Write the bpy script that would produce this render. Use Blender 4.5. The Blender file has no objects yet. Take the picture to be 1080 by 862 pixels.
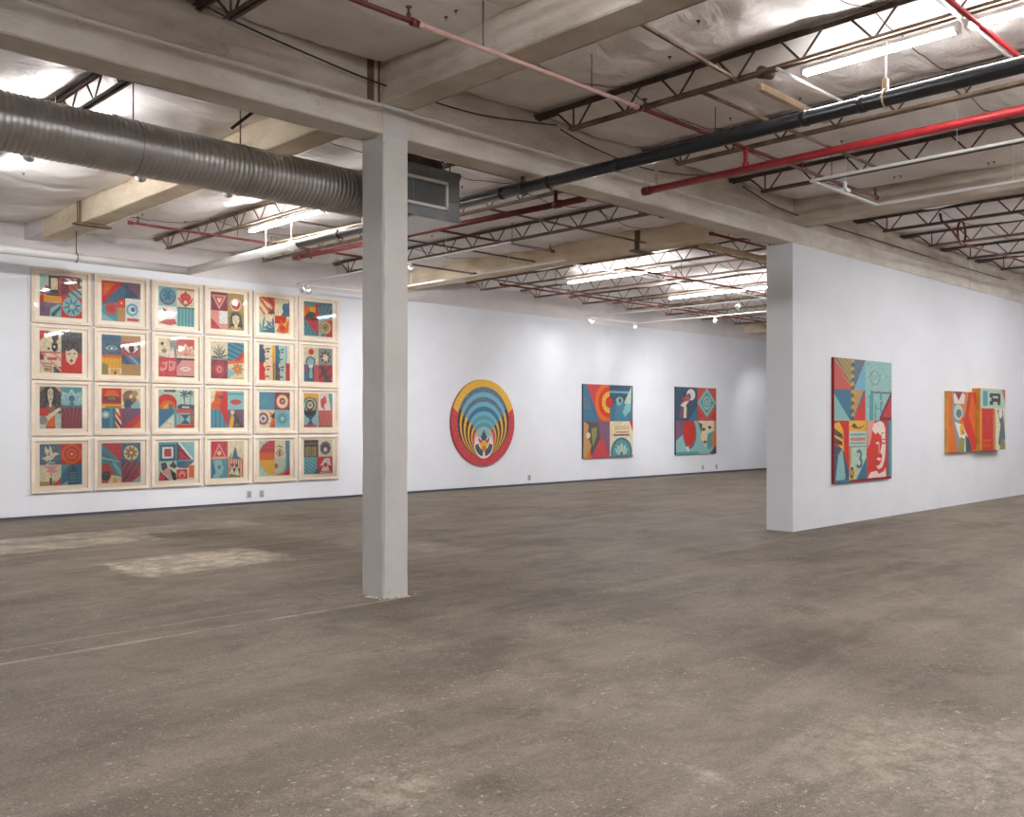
import bpy, bmesh, math, random
from mathutils import Vector, Matrix, noise
R = random.Random(7)
sc = bpy.context.scene
col = sc.collection
# ---------------------------------------------------------------- camera, world, exposure
cd = bpy.data.cameras.new('camera'); cam = bpy.data.objects.new('camera', cd); col.objects.link(cam)
cam.location = (0, 0, 1.5); cam.rotation_euler = (math.pi/2, 0, math.radians(45.4-90))
cd.sensor_width = 36; cd.lens = 995/1080*36; cd.shift_y = 14/1080; cd.clip_start = .05; cd.clip_end = 200
sc.camera = cam
w = bpy.data.worlds.new('world'); sc.world = w; w.use_nodes = True
w.node_tree.nodes['Background'].inputs[0].default_value = (.8, .85, .9, 1)
w.node_tree.nodes['Background'].inputs[1].default_value = .3
vs = sc.view_settings
vs.view_transform = 'Standard'; vs.look = 'None'; vs.exposure = 0.70; vs.gamma = 1; vs.use_curve_mapping = False
TUBE = 82.0          # fluorescent tube radiance
SPOT = 0.75           # multiplier on every track head
# ---------------------------------------------------------------- materials
def lin(c):
    return tuple(((v/255)/12.92 if v/255 <= .04045 else ((v/255+.055)/1.055)**2.4) for v in c)
def mat(name, rgb, rough=.6, metal=0., vary=0., scale=3., bump=0., bscale=40., spec=.5, two=None, stretch=None):
    m = bpy.data.materials.new(name); m.use_nodes = True
    nt = m.node_tree; b = nt.nodes['Principled BSDF']
    c = lin(rgb); b.inputs['Base Color'].default_value = (*c, 1)
    b.inputs['Roughness'].default_value = rough; b.inputs['Metallic'].default_value = metal
    b.inputs['Specular IOR Level'].default_value = spec
    tc = nt.nodes.new('ShaderNodeTexCoord'); src = tc.outputs['Object']
    if stretch:
        mp = nt.nodes.new('ShaderNodeMapping'); mp.inputs['Scale'].default_value = stretch
        nt.links.new(src, mp.inputs[0]); src = mp.outputs[0]
    if vary or two:
        n = nt.nodes.new('ShaderNodeTexNoise'); n.inputs['Scale'].default_value = scale; n.inputs['Detail'].default_value = 6
        n.inputs['Roughness'].default_value = .65
        nt.links.new(src, n.inputs['Vector'])
        r = nt.nodes.new('ShaderNodeValToRGB'); nt.links.new(n.outputs['Fac'], r.inputs[0])
        d = lin(two) if two else tuple(v*(1-vary) for v in c)
        r.color_ramp.elements[0].position = .36; r.color_ramp.elements[1].position = .62
        r.color_ramp.elements[0].color = (*d, 1)
        r.color_ramp.elements[1].color = (*(c if two else tuple(min(1, v*(1+vary*.5)) for v in c)), 1)
        nt.links.new(r.outputs[0], b.inputs['Base Color'])
    if bump:
        n2 = nt.nodes.new('ShaderNodeTexNoise'); n2.inputs['Scale'].default_value = bscale; n2.inputs['Detail'].default_value = 5
        nt.links.new(src, n2.inputs['Vector'])
        bp = nt.nodes.new('ShaderNodeBump'); bp.inputs['Strength'].default_value = bump; bp.inputs['Distance'].default_value = .02
        nt.links.new(n2.outputs['Fac'], bp.inputs['Height']); nt.links.new(bp.outputs[0], b.inputs['Normal'])
    return m
def scuff(m, s_=5., lo=.60, hi=.68, k=.5, rgb=(112, 96, 82)):
    nt = m.node_tree; b = nt.nodes['Principled BSDF']; old = b.inputs['Base Color'].links[0].from_socket
    tc = nt.nodes.new('ShaderNodeTexCoord'); n = nt.nodes.new('ShaderNodeTexNoise'); n.inputs['Scale'].default_value = s_; n.inputs['Detail'].default_value = 10; n.inputs['Roughness'].default_value = .8
    nt.links.new(tc.outputs['Object'], n.inputs['Vector'])
    r = nt.nodes.new('ShaderNodeMapRange'); r.inputs[1].default_value = lo; r.inputs[2].default_value = hi; r.inputs[4].default_value = k; nt.links.new(n.outputs['Fac'], r.inputs[0])
    x = nt.nodes.new('ShaderNodeMix'); x.data_type = 'RGBA'; nt.links.new(r.outputs[0], x.inputs[0]); nt.links.new(old, x.inputs[6]); x.inputs[7].default_value = (*lin(rgb), 1)
    nt.links.new(x.outputs[2], b.inputs['Base Color'])
M = {}
M['wall'] = mat('wall_paint', (230, 233, 239), .75, vary=.03, scale=1.2, bump=.05, bscale=25)
M['upwall'] = mat('upper_wall_paint', (220, 214, 213), .8, vary=.06, scale=1.5, bump=.1)
M['column'] = mat('column_paint', (214, 212, 208), .7, vary=.06, scale=2.5, bump=.25, bscale=12)
M['beam'] = mat('raw_concrete', (218, 210, 199), .85, two=(190, 178, 163), scale=1.6, bump=.35, bscale=14, stretch=(1, 1, 3))
M['band'] = mat('painted_concrete_band', (228, 223, 215), .8, two=(208, 200, 188), scale=1.8, bump=.3, bscale=14, stretch=(1, 1, 3))
M['beam2'] = mat('cream_concrete', (226, 212, 188), .85, two=(200, 180, 152), scale=1.3, bump=.3, bscale=14, stretch=(1, 1, 2.5))
for k_ in ('beam', 'band', 'beam2'): scuff(M[k_])
scuff(M['column'], 3, .62, .68, .25, (140, 130, 120))
M['stain'] = mat('concrete_stain', (112, 92, 76), .9, vary=.3, scale=6)
M['steel'] = mat('joist_primer', (74, 56, 50), .6, two=(98, 84, 74), scale=5, bump=.1)
M['steel_tan'] = mat('joist_lit_tan_primer', (150, 128, 104), .6, two=(88, 68, 58), scale=2.5, bump=.1)  # lighter copy of the joist steel; light on the chords put into colour
M['galv'] = mat('galvanised_duct', (192, 190, 188), .34, .72, vary=.12, scale=4)
M['galvbox'] = mat('galvanised_sheet', (140, 143, 143), .55, .5, vary=.12, scale=3)
M['dark'] = mat('black_rubber_insulation', (34, 36, 40), .28, vary=.2, scale=6, bump=.2, bscale=20)
M['black'] = mat('black_paint', (22, 20, 20), .6)
M['whitepipe'] = mat('white_pipe_paint', (236, 235, 233), .4, vary=.04)
M['red'] = mat('red_sprinkler_paint', (160, 36, 42), .38, vary=.18, scale=8)
M['darkred'] = mat('red_oxide_pipe', (104, 34, 36), .5, vary=.25, scale=6)
M['pink'] = mat('overpainted_red_pipe', (206, 168, 158), .6, vary=.15, scale=9)
M['tanpipe'] = mat('tan_conduit', (200, 176, 146), .55, vary=.2, scale=5)
M['white'] = mat('white_enamel', (232, 232, 232), .35)
M['cable'] = mat('black_cable', (40, 34, 32), .6)
M['wood'] = mat('pale_maple_frame', (238, 222, 202), .5, two=(226, 204, 178), scale=4, stretch=(1, 1, 1))
M['mount'] = mat('cream_mount_board', (255, 243, 224), .85, vary=.02)
M['canvas_edge'] = mat('painted_canvas_edge', (150, 30, 36), .7, vary=.2, scale=12)
M['edge_orange'] = mat('orange_panel_edge', (214, 150, 70), .6, vary=.15, scale=8)
M['edge_dark'] = mat('dark_panel_edge', (44, 52, 62), .7)
M['outlet'] = mat('outlet_grey', (188, 186, 180), .5)
M['shadowgap'] = mat('recess_shade_strip', (96, 98, 106), .7)  # dark tone paints the shade in the recess at the wall base
def emis(name, rgb, s):
    m = bpy.data.materials.new(name); m.use_nodes = True; nt = m.node_tree
    nt.nodes.remove(nt.nodes['Principled BSDF'])
    e = nt.nodes.new('ShaderNodeEmission'); e.inputs[0].default_value = (*rgb, 1); e.inputs[1].default_value = s
    nt.links.new(e.outputs[0], nt.nodes['Material Output'].inputs[0]); return m
M['tube'] = emis('fluorescent_tube_glow', (1, .985, .99), TUBE)
M['bulb'] = emis('lamp_face_glow', (1, .97, .92), 30)
def glass():
    m = bpy.data.materials.new('clear_glazing'); m.use_nodes = True; nt = m.node_tree
    nt.nodes.remove(nt.nodes['Principled BSDF'])
    t = nt.nodes.new('ShaderNodeBsdfTransparent'); g = nt.nodes.new('ShaderNodeBsdfGlossy'); g.inputs['Roughness'].default_value = .03
    f = nt.nodes.new('ShaderNodeFresnel'); f.inputs[0].default_value = 1.45
    x = nt.nodes.new('ShaderNodeMixShader')
    nt.links.new(f.outputs[0], x.inputs[0]); nt.links.new(t.outputs[0], x.inputs[1]); nt.links.new(g.outputs[0], x.inputs[2])
    nt.links.new(x.outputs[0], nt.nodes['Material Output'].inputs[0]); return m
M['glass'] = glass()
def insulation():
    m = mat('white_vinyl_insulation', (240, 235, 232), .5, two=(224, 216, 211), scale=.9, spec=.4)
    nt = m.node_tree; b = nt.nodes['Principled BSDF']
    tc = nt.nodes.new('ShaderNodeTexCoord')
    mp = nt.nodes.new('ShaderNodeMapping'); mp.inputs['Scale'].default_value = (1.0, 2.2, 1)
    nt.links.new(tc.outputs['Object'], mp.inputs[0])
    n1 = nt.nodes.new('ShaderNodeTexNoise'); n1.inputs['Scale'].default_value = 2.2; n1.inputs['Detail'].default_value = 5
    n1.inputs['Distortion'].default_value = .5
    nt.links.new(mp.outputs[0], n1.inputs['Vector'])
    bp = nt.nodes.new('ShaderNodeBump'); bp.inputs['Strength'].default_value = .6; bp.inputs['Distance'].default_value = .10
    nt.links.new(n1.outputs['Fac'], bp.inputs['Height']); nt.links.new(bp.outputs[0], b.inputs['Normal'])
    return m
M['insul'] = insulation()
def floor_mat():
    m = bpy.data.materials.new('worn_concrete_floor'); m.use_nodes = True; nt = m.node_tree; L = nt.links.new
    b = nt.nodes['Principled BSDF']; N = nt.nodes.new
    tc = N('ShaderNodeTexCoord'); P = tc.outputs['Object']
    def noi(s, d=8, r=.6, dist=0., vec=None):
        n = N('ShaderNodeTexNoise'); n.inputs['Scale'].default_value = s; n.inputs['Detail'].default_value = d
        n.inputs['Roughness'].default_value = r; n.inputs['Distortion'].default_value = dist; L(vec or P, n.inputs['Vector']); return n.outputs['Fac']
    def ramp(f, a, b_, ca, cb):
        r = N('ShaderNodeValToRGB'); L(f, r.inputs[0]); r.color_ramp.elements[0].position = a; r.color_ramp.elements[1].position = b_
        r.color_ramp.elements[0].color = (*ca, 1); r.color_ramp.elements[1].color = (*cb, 1); return r.outputs[0]
    def mix(f, a, b_, t='MIX'):
        x = N('ShaderNodeMix'); x.data_type = 'RGBA'; x.blend_type = t
        if isinstance(f, float): x.inputs[0].default_value = f
        else: L(f, x.inputs[0])
        L(a, x.inputs[6])
        if isinstance(b_, tuple): x.inputs[7].default_value = (*b_, 1)
        else: L(b_, x.inputs[7])
        return x.outputs[2]
    def math_(op, a, b_=None, c=None):
        x = N('ShaderNodeMath'); x.operation = op
        for i, v in enumerate((a, b_, c)):
            if v is None: continue
            if isinstance(v, (int, float)): x.inputs[i].default_value = v
            else: L(v, x.inputs[i])
        return x.outputs[0]
    W = (0, 0, 0); O = (1, 1, 1)
    c = ramp(noi(.55, 8, .62, .6), .34, .66, lin((80, 71, 59)), lin((118, 108, 94)))
    mp = N('ShaderNodeMapping'); mp.inputs['Rotation'].default_value = (0, 0, math.radians(-42)); mp.inputs['Scale'].default_value = (.5, 2.2, 1); L(P, mp.inputs[0])
    c = mix(ramp(noi(1.1, 7, .68, .8, mp.outputs[0]), .4, .72, W, (.55, .55, .55)), c, lin((158, 144, 130)))
    c = mix(ramp(noi(1.7, 9, .7, .4), .52, .7, W, (.7, .7, .7)), c, lin((82, 66, 56)))
    # fine grain aggregate
    c = mix(ramp(noi(85, 6, .85), .52, .62, W, (.55, .55, .55)), c, lin((176, 165, 150)))
    c = mix(ramp(noi(5, 9, .85, .3), .52, .66, W, (.5, .5, .5)), c, lin((148, 136, 122)))
    c = mix(ramp(noi(3.3, 9, .8, .3), .54, .68, W, (.5, .5, .5)), c, lin((62, 51, 43)))
    c = mix(ramp(noi(47, 7, .85), .50, .62, W, (.6, .6, .6)), c, lin((62, 52, 45)))
    # pale chips
    spk = math_('MULTIPLY', ramp(noi(24, 6, .8), .59, .63, W, O), ramp(noi(1.4, 3, .6), .42, .58, W, O))
    c = mix(math_('MULTIPLY', spk, .8), c, lin((205, 196, 182)))
    # dark oily stains
    c = mix(ramp(noi(.9, 6, .6, 1.2), .66, .74, W, (.55, .55, .55)), c, lin((84, 76, 70)))
    # patches and joints with ragged edges
    sx = N('ShaderNodeSeparateXYZ'); L(P, sx.inputs[0]); X, Y = sx.outputs[0], sx.outputs[1]
    jit = math_('MULTIPLY', math_('SUBTRACT', noi(2.5, 6, .7), .5), .55)
    Xj = math_('ADD', X, jit); Yj = math_('ADD', Y, math_('MULTIPLY', math_('SUBTRACT', noi(3.1, 6, .7), .5), .5))
    def box(x0, x1, y0, y1, soft=.12):
        def edge(v, a, bb):
            d = math_('SUBTRACT', (bb-a)/2, math_('ABSOLUTE', math_('SUBTRACT', v, (a+bb)/2)))
            q = N('ShaderNodeMath'); q.operation = 'DIVIDE'; q.use_clamp = True; L(d, q.inputs[0]); q.inputs[1].default_value = soft; return q.outputs[0]
        return math_('MULTIPLY', edge(Xj, x0, x1), edge(Yj, y0, y1))
    tex = math_('MULTIPLY', ramp(noi(5, 8, .8), .38, .6, (.15, .15, .15), (.85, .85, .85)), ramp(noi(1.3, 5, .7), .38, .6, (.25, .25, .25), O))
    for (x0, x1, y0, y1, k) in ((3.2, 5.4, 11.6, 13.2, 1.0), (5.2, 7.2, 12.3, 13.3, .6), (3.8, 5.7, 8.9, 10.3, 1.2), (6.4, 7.6, 8.0, 9.3, .35), (8.5, 10.2, 11.2, 12.0, .25)):
        c = mix(math_('MULTIPLY', math_('MULTIPLY', box(x0, x1, y0, y1), tex), k), c, lin((206, 194, 176)))
    def line(v, at, wd):
        d = math_('SUBTRACT', wd, math_('ABSOLUTE', math_('SUBTRACT', v, at)))
        q = N('ShaderNodeMath'); q.operation = 'DIVIDE'; q.use_clamp = True; L(d, q.inputs[0]); q.inputs[1].default_value = wd*.6; return q.outputs[0]
    Xs = math_('ADD', X, math_('MULTIPLY', jit, .12)); Ys = math_('ADD', Y, math_('MULTIPLY', jit, .12))
    brk = ramp(noi(1.6, 5, .6), .42, .56, (.15, .15, .15), O)
    left = N('ShaderNodeMath'); left.operation = 'LESS_THAN'; L(X, left.inputs[0]); left.inputs[1].default_value = 5.2
    for v, at, wd, k in ((Ys, 6.38, .035, .55), (Ys, 6.75, .02, .3)):
        c = mix(math_('MULTIPLY', math_('MULTIPLY', math_('MULTIPLY', line(v, at, wd), brk), k), left.outputs[0]), c, lin((196, 184, 166)))
    for v, at, wd, k in ((Ys, 9.6, .03, .25), (Ys, 12.9, .025, .25)):
        c = mix(math_('MULTIPLY', math_('MULTIPLY', line(v, at, wd), brk), k), c, lin((188, 178, 160)))
    for (px, py, pr, cc, k) in ((2.35, 3.05, .38, (180, 170, 155), .6), (3.45, 3.45, .26, (62, 54, 50), .8), (2.62, 2.85, .22, (58, 52, 48), .8), (4.3, 1.65, .9, (176, 166, 152), .5), (3.4, 2.25, .15, (186, 176, 162), .6), (3.0, 5.2, .5, (150, 138, 122), .4), (4.4, 2.6, .5, (84, 76, 70), .5)):
        dx = math_('SUBTRACT', Xj, px); dy = math_('SUBTRACT', Yj, py)
        q = math_('SQRT', math_('ADD', math_('MULTIPLY', dx, dx), math_('MULTIPLY', dy, dy)))
        f = N('ShaderNodeMapRange'); L(q, f.inputs[0]); f.inputs[1].default_value = pr; f.inputs[2].default_value = pr*.3; f.inputs[3].default_value = 0; f.inputs[4].default_value = k
        c = mix(math_('MULTIPLY', f.outputs[0], ramp(noi(9, 7, .8), .42, .62, W, O)), c, lin(cc))
    # ring scuff
    dx = math_('SUBTRACT', X, 4.15); dy = math_('SUBTRACT', Y, 2.95)
    rr = math_('SQRT', math_('ADD', math_('MULTIPLY', dx, dx), math_('MULTIPLY', dy, dy)))
    c = mix(math_('MULTIPLY', math_('MULTIPLY', line(rr, .58, .05), ramp(noi(1.2, 4, .6), .4, .6, W, O)), .4), c, lin((88, 74, 62)))
    L(c, b.inputs['Base Color'])
    L(math_('ADD', math_('MULTIPLY', noi(2.2, 6, .7), .35), .42), b.inputs['Roughness'])
    b.inputs['Specular IOR Level'].default_value = .35
    bp = N('ShaderNodeBump'); bp.inputs['Strength'].default_value = .25; bp.inputs['Distance'].default_value = .01
    L(noi(30, 6, .7), bp.inputs['Height']); L(bp.outputs[0], b.inputs['Normal'])
    return m
M['floor'] = floor_mat()
# ---------------------------------------------------------------- mesh helpers
class MB:
    def __init__(s): s.bm = bmesh.new()
    def box(s, x0, x1, y0, y1, z0, z1, bev=0):
        r = bmesh.ops.create_cube(s.bm, size=1)
        for v in r['verts']:
            v.co = Vector(((x0+x1)/2+v.co.x*(x1-x0), (y0+y1)/2+v.co.y*(y1-y0), (z0+z1)/2+v.co.z*(z1-z0)))
        if bev:
            es = list({e for v in r['verts'] for e in v.link_edges})
            bmesh.ops.bevel(s.bm, geom=es, offset=bev, segments=2, affect='EDGES', profile=.6)
        return s
    def bar(s, a, b, w_, h_):
        a = Vector(a); b = Vector(b); d = b-a; r = bmesh.ops.create_cube(s.bm, size=1)
        q = d.to_track_quat('X', 'Z')
        for v in r['verts']: v.co = (a+b)/2 + q @ Vector((v.co.x*d.length, v.co.y*w_, v.co.z*h_))
        return s
    def cyl(s, a, b, r1, r2=None, n=16, cap=True):
        a = Vector(a); b = Vector(b); d = b-a
        r = bmesh.ops.create_cone(s.bm, cap_ends=cap, segments=n, radius1=r1, radius2=r1 if r2 is None else r2, depth=d.length)
        q = d.to_track_quat('Z', 'Y')
        for v in r['verts']: v.co = (a+b)/2 + q @ v.co
        for f in {f for v in r['verts'] for f in v.link_faces}: f.smooth = len(f.verts) == 4
        return s
    def tube(s, pts, r, n=8):
        pts = [Vector(p) for p in pts]; rings = []
        up = Vector((0, 0, 1))
        for i, p in enumerate(pts):
            t = (pts[min(i+1, len(pts)-1)]-pts[max(i-1, 0)]).normalized()
            u = t.cross(up)
            if u.length < .05: u = t.cross(Vector((0, 1, 0)))
            u.normalize(); v = u.cross(t).normalized()
            rings.append([s.bm.verts.new(p+(u*math.cos(k*2*math.pi/n)+v*math.sin(k*2*math.pi/n))*r) for k in range(n)])
        for A, B in zip(rings, rings[1:]):
            for k in range(n):
                f = s.bm.faces.new((A[k], A[(k+1) % n], B[(k+1) % n], B[k])); f.smooth = True
        s.bm.faces.new(rings[0]); s.bm.faces.new(rings[-1][::-1]); return s
    def sph(s, c, r, sz=1):
        q = bmesh.ops.create_uvsphere(s.bm, u_segments=14, v_segments=8, radius=r)
        for v in q['verts']: v.co = Vector(c)+Vector((v.co.x, v.co.y, v.co.z*sz))
        return s
    def build(s, name, m, parent=None):
        bmesh.ops.recalc_face_normals(s.bm, faces=s.bm.faces)
        me = bpy.data.meshes.new(name); s.bm.to_mesh(me); s.bm.free()
        o = bpy.data.objects.new(name, me); col.objects.link(o)
        for x in (m if isinstance(m, list) else [m]): me.materials.append(x)
        if parent is not None:
            o.parent = parent; me.transform(Matrix.Translation(-parent_world(parent)))
        return o
def parent_world(p):
    v = Vector(p.location)
    while p.parent: p = p.parent; v = v+Vector(p.location)
    return v
def tag(o, label, cat, group=None, kind=None):
    o['label'] = label; o['category'] = cat
    if group: o['group'] = group
    if kind: o['kind'] = kind
    return o
def thing(name, loc, label, cat, group=None):
    o = bpy.data.objects.new(name, None); o.empty_display_size = .1; col.objects.link(o); o.location = loc
    return tag(o, label, cat, group)
def struct(name, mb, m):
    o = mb.build(name, m); o['kind'] = 'structure'; return o
# ---------------------------------------------------------------- room shell
GY0, GY1 = 6.45, 6.76          # girder line
WY = 15.5                      # gallery back wall
XL, XR, YN, ZT = -7.5, 33.0, -7.5, 4.95
fb = MB(); fb.box(XL-.3, XR+.3, YN-.3, WY+.5, -.2, 0); struct('floor', fb, M['floor'])
b = MB(); b.box(XL, XR, WY, WY+.3, .05, 4.02); struct('wall_back', b, M['wall'])
b = MB(); b.box(XL, XR, WY+.06, WY+.3, 4.02, ZT); struct('wall_back_upper', b, M['upwall'])
b = MB(); b.box(XL, XR, WY+.03, WY+.3, 0, .05); struct('baseboard_back', b, M['shadowgap'])
b = MB(); b.box(XL-.3, XL, YN, WY+.3, 0, ZT); struct('wall_left', b, M['wall'])
b = MB(); b.box(XR, XR+.3, YN, WY+.3, 0, ZT); struct('wall_right', b, M['wall'])
b = MB(); b.box(XL-.3, XR+.3, YN-.3, YN, 0, ZT); struct('wall_front', b, M['wall'])
b = MB(); b.box(XL-.3, XR+.3, YN-.3, WY+.3, ZT, ZT+.2); struct('roof_deck', b, M['upwall'])
# partition between the bays
b = MB(); b.box(11.72, 27.0, GY0, GY1+.09, 0, 3.94, .004); struct('wall_partition', b, M['wall'])
# sagging insulation ceiling
beams_x = [-2.15, 4.83, 11.8]
joist_x = [-.3, 1.45, 3.18, 6.72, 8.45, 10.2, 13.6, 15.25, 16.9, 18.55, 20.2, 21.85, 23.5, 25.2, 26.9, 28.6, 30.3]
lines = sorted([XL]+joist_x+[x+.16 for x in beams_x]+[-5.7, -3.9]+[XR])
def ceil_z(x, y):
    for a, c in zip(lines, lines[1:]):
        if a <= x <= c: break
    t = (x-a)/(c-a); s = math.sin(math.pi*t)
    near = (y-YN)/(GY0-YN) if y < GY0 else (y-GY1)/(WY-GY1)
    near = min(max(near, 0), 1); e = min(1, math.sin(math.pi*near)*3+.35)
    nn = noise.noise(Vector((a*.7, y*.75, 3.1)))*.5+.5
    pin = abs(math.sin(y*math.pi/1.25+a*2))**.5
    z = 4.565 - .19*s**.7*e*(.35+.9*nn)*(.5+.5*pin)
    v = Vector((x*2.3, y*1.7, 0))
    z += .028*noise.fractal(v, 1, 2, 3)*s + .010*noise.noise(Vector((x*9, y*6, 1)))*s
    q = Vector((x, y)); 
    for (px, py, k) in ((5.9, 3.9, .02), (14.3, 4.4, .06), (5.8, 10.4, .07), (8.9, 11.8, .05), (7.5, 3.0, .07)):
        dx, dy = x-px, y-py; d2 = dx*dx+dy*dy
        if d2 < 1: z += k*math.exp(-d2*9) - .016*math.cos(math.atan2(dy, dx)*13)*math.exp(-d2*5)*min(1, d2*20)*s
    return max(min(z, 4.575) if s > .12 else 4.55, 4.36)
def grid(bm, x0, x1, y0, y1, st):
    nx = int((x1-x0)/st)+1; ny = int((y1-y0)/st)+1
    V = [[bm.verts.new((x0+(x1-x0)*i/nx, y0+(y1-y0)*j/ny, ceil_z(x0+(x1-x0)*i/nx, y0+(y1-y0)*j/ny))) for j in range(ny+1)] for i in range(nx+1)]
    for i in range(nx):
        for j in range(ny):
            f = bm.faces.new((V[i][j], V[i][j+1], V[i+1][j+1], V[i+1][j])); f.smooth = True
b = MB(); grid(b.bm, 0, XR, 1.0, GY0, .07); grid(b.bm, 0, XR, GY1, WY+.06, .08)
grid(b.bm, XL, 0, YN, WY+.06, .3); grid(b.bm, 0, XR, YN, 1.0, .3)
struct('ceiling', b, M['insul'])
# girders and beams
def concrete(x0, x1, y0, y1, z0, z1, axis, bev=.012, step=.25):
    """one cast member with slightly uneven arrises"""
    b = MB(); n = max(2, int(((x1-x0) if axis == 'x' else (y1-y0))/step)); rings = []
    for i in range(n+1):
        t = i/n; ring = []
        for (a, c) in ((0, 0), (1, 0), (1, 1), (0, 1)):
            for (da, dc) in (((bev, 0), (0, bev)) if (a, c) == (0, 0) else ((0, bev), (-bev, 0)) if (a, c) == (1, 0) else ((-bev, 0), (0, -bev)) if (a, c) == (1, 1) else ((0, -bev), (bev, 0))):
                if (a, c) in ((0, 0), (1, 1)): da, dc = (dc if (a, c) == (0, 0) else dc), (da if (a, c) == (0, 0) else da)
                j = noise.noise(Vector((t*23+a*7, c*5+da*90, x0+y0)))*.004
                if axis == 'x': ring.append(b.bm.verts.new((x0+(x1-x0)*t, (y1 if a else y0)+da+j, (z1 if c else z0)+dc+j)))
                else: ring.append(b.bm.verts.new(((x1 if a else x0)+da+j, y0+(y1-y0)*t, (z1 if c else z0)+dc+j)))
        rings.append(ring)
    for A, B in zip(rings, rings[1:]):
        for k in range(8): b.bm.faces.new((A[k], A[(k+1) % 8], B[(k+1) % 8], B[k]))
    b.bm.faces.new(rings[0]); b.bm.faces.new(rings[-1][::-1])
    return b
for (x0, x1) in ((XL, 4.60), (4.60, 18.2), (18.22, XR)):
    b = concrete(x0, x1, GY0, GY1, 3.94, 4.2, 'x'); struct('girder', b, M['band'])
    b = MB(); b.box(x0, x1, GY0+.035, GY1-.035, 4.19, 4.7); struct('girder_web', b, M['beam'])
# the girder haunch that meets each column, raised corner plates and seams
b = MB(); b.box(4.69, 4.75, GY0+.02, GY0+.05, 4.2, 4.62); b.box(4.80, 4.815, GY0+.02, GY0+.05, 4.2, 4.62); struct('trim_girder_seam', b, M['stain'])
for x in beams_x:
    b = concrete(x, x+.32, YN, GY0+.04, 4.2, 4.66, 'y'); struct('beam', b, M['beam'])
    b = concrete(x, x+.32, GY1-.04, 14.75 if x == 4.83 else WY+.05, 4.2, 4.66, 'y'); struct('beam', b, M['beam2'])
b = concrete(25.3, 25.62, GY1-.04, WY+.05, 4.2, 4.66, 'y'); struct('beam', b, M['beam2'])
b = MB(); b.box(4.83, 5.15, 14.74, WY+.06, 4.3, 4.66); struct('beam_seat', b, M['upwall'])
# columns
def column(x0, x1, y0, y1, name):
    b = MB(); n = 40; ch = .012; rings = []
    for i in range(n+1):
        z = 3.95*i/n; ring = []
        for k, (x, y, ax, ay) in enumerate(((x0, y0, 1, 0), (x1, y0, -1, 0), (x1, y0, 0, 1), (x1, y1, 0, -1), (x1, y1, -1, 0), (x0, y1, 1, 0), (x0, y1, 0, -1), (x0, y0, 0, 1))):
            cz = ch*(1+1.2*max(0, noise.noise(Vector((x*3, y*3, z*3.1)))))
            if (x, y) == (x0, y0) and noise.noise(Vector((9, 4, z*5))) > .33: cz += .012
            j = noise.noise(Vector((x*2+k, y*2, z*1.7)))*.002
            ring.append(b.bm.verts.new((x+ax*cz+j, y+ay*cz+j, z)))
        rings.append(ring)
    for A, B in zip(rings, rings[1:]):
        for k in range(8): b.bm.faces.new((A[k], A[(k+1) % 8], B[(k+1) % 8], B[k]))
    b.bm.faces.new(rings[0]); b.bm.faces.new(rings[-1][::-1])
    return struct(name, b, M['column'])
column(4.83, 5.10, GY0, GY1, 'column')
column(-2.15, -1.85, GY0, GY1, 'column')
b = MB(); b.box(4.829, 5.101, GY0-.003, GY1-.05, 3.94, 4.19); struct('trim_column_head', b, M['column'])
b = MB(); b.box(4.812, 4.845, GY0-.02, GY0-.005, 3.86, 3.93); struct('trim_corner_tab', b, M['column'])
b = MB()
for i in range(26):
    a = R.random()*6.28; x = 4.83+.27*R.random()+.1*math.cos(a); y = GY0-.02-.05*R.random() if R.random() < .7 else GY0+R.random()*.2
    if y >= GY0: x = 4.83-.02-.04*R.random()
    q = bmesh.ops.create_icosphere(b.bm, subdivisions=1, radius=.006+.012*R.random())
    for v in q['verts']: v.co = Vector((x+v.co.x*1.6, y+v.co.y*1.3, .004+v.co.z*.6))
o = b.build('plaster_crumbs', M['beam']); tag(o, 'pale plaster crumbs and paint flakes around the foot of the free-standing column', 'debris', kind='stuff')
# dark smudges on the girder and form-tie holes in the ceiling
for i, (x, z) in enumerate(((4.42, 4.10), (4.48, 4.02))):
    pass
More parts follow.
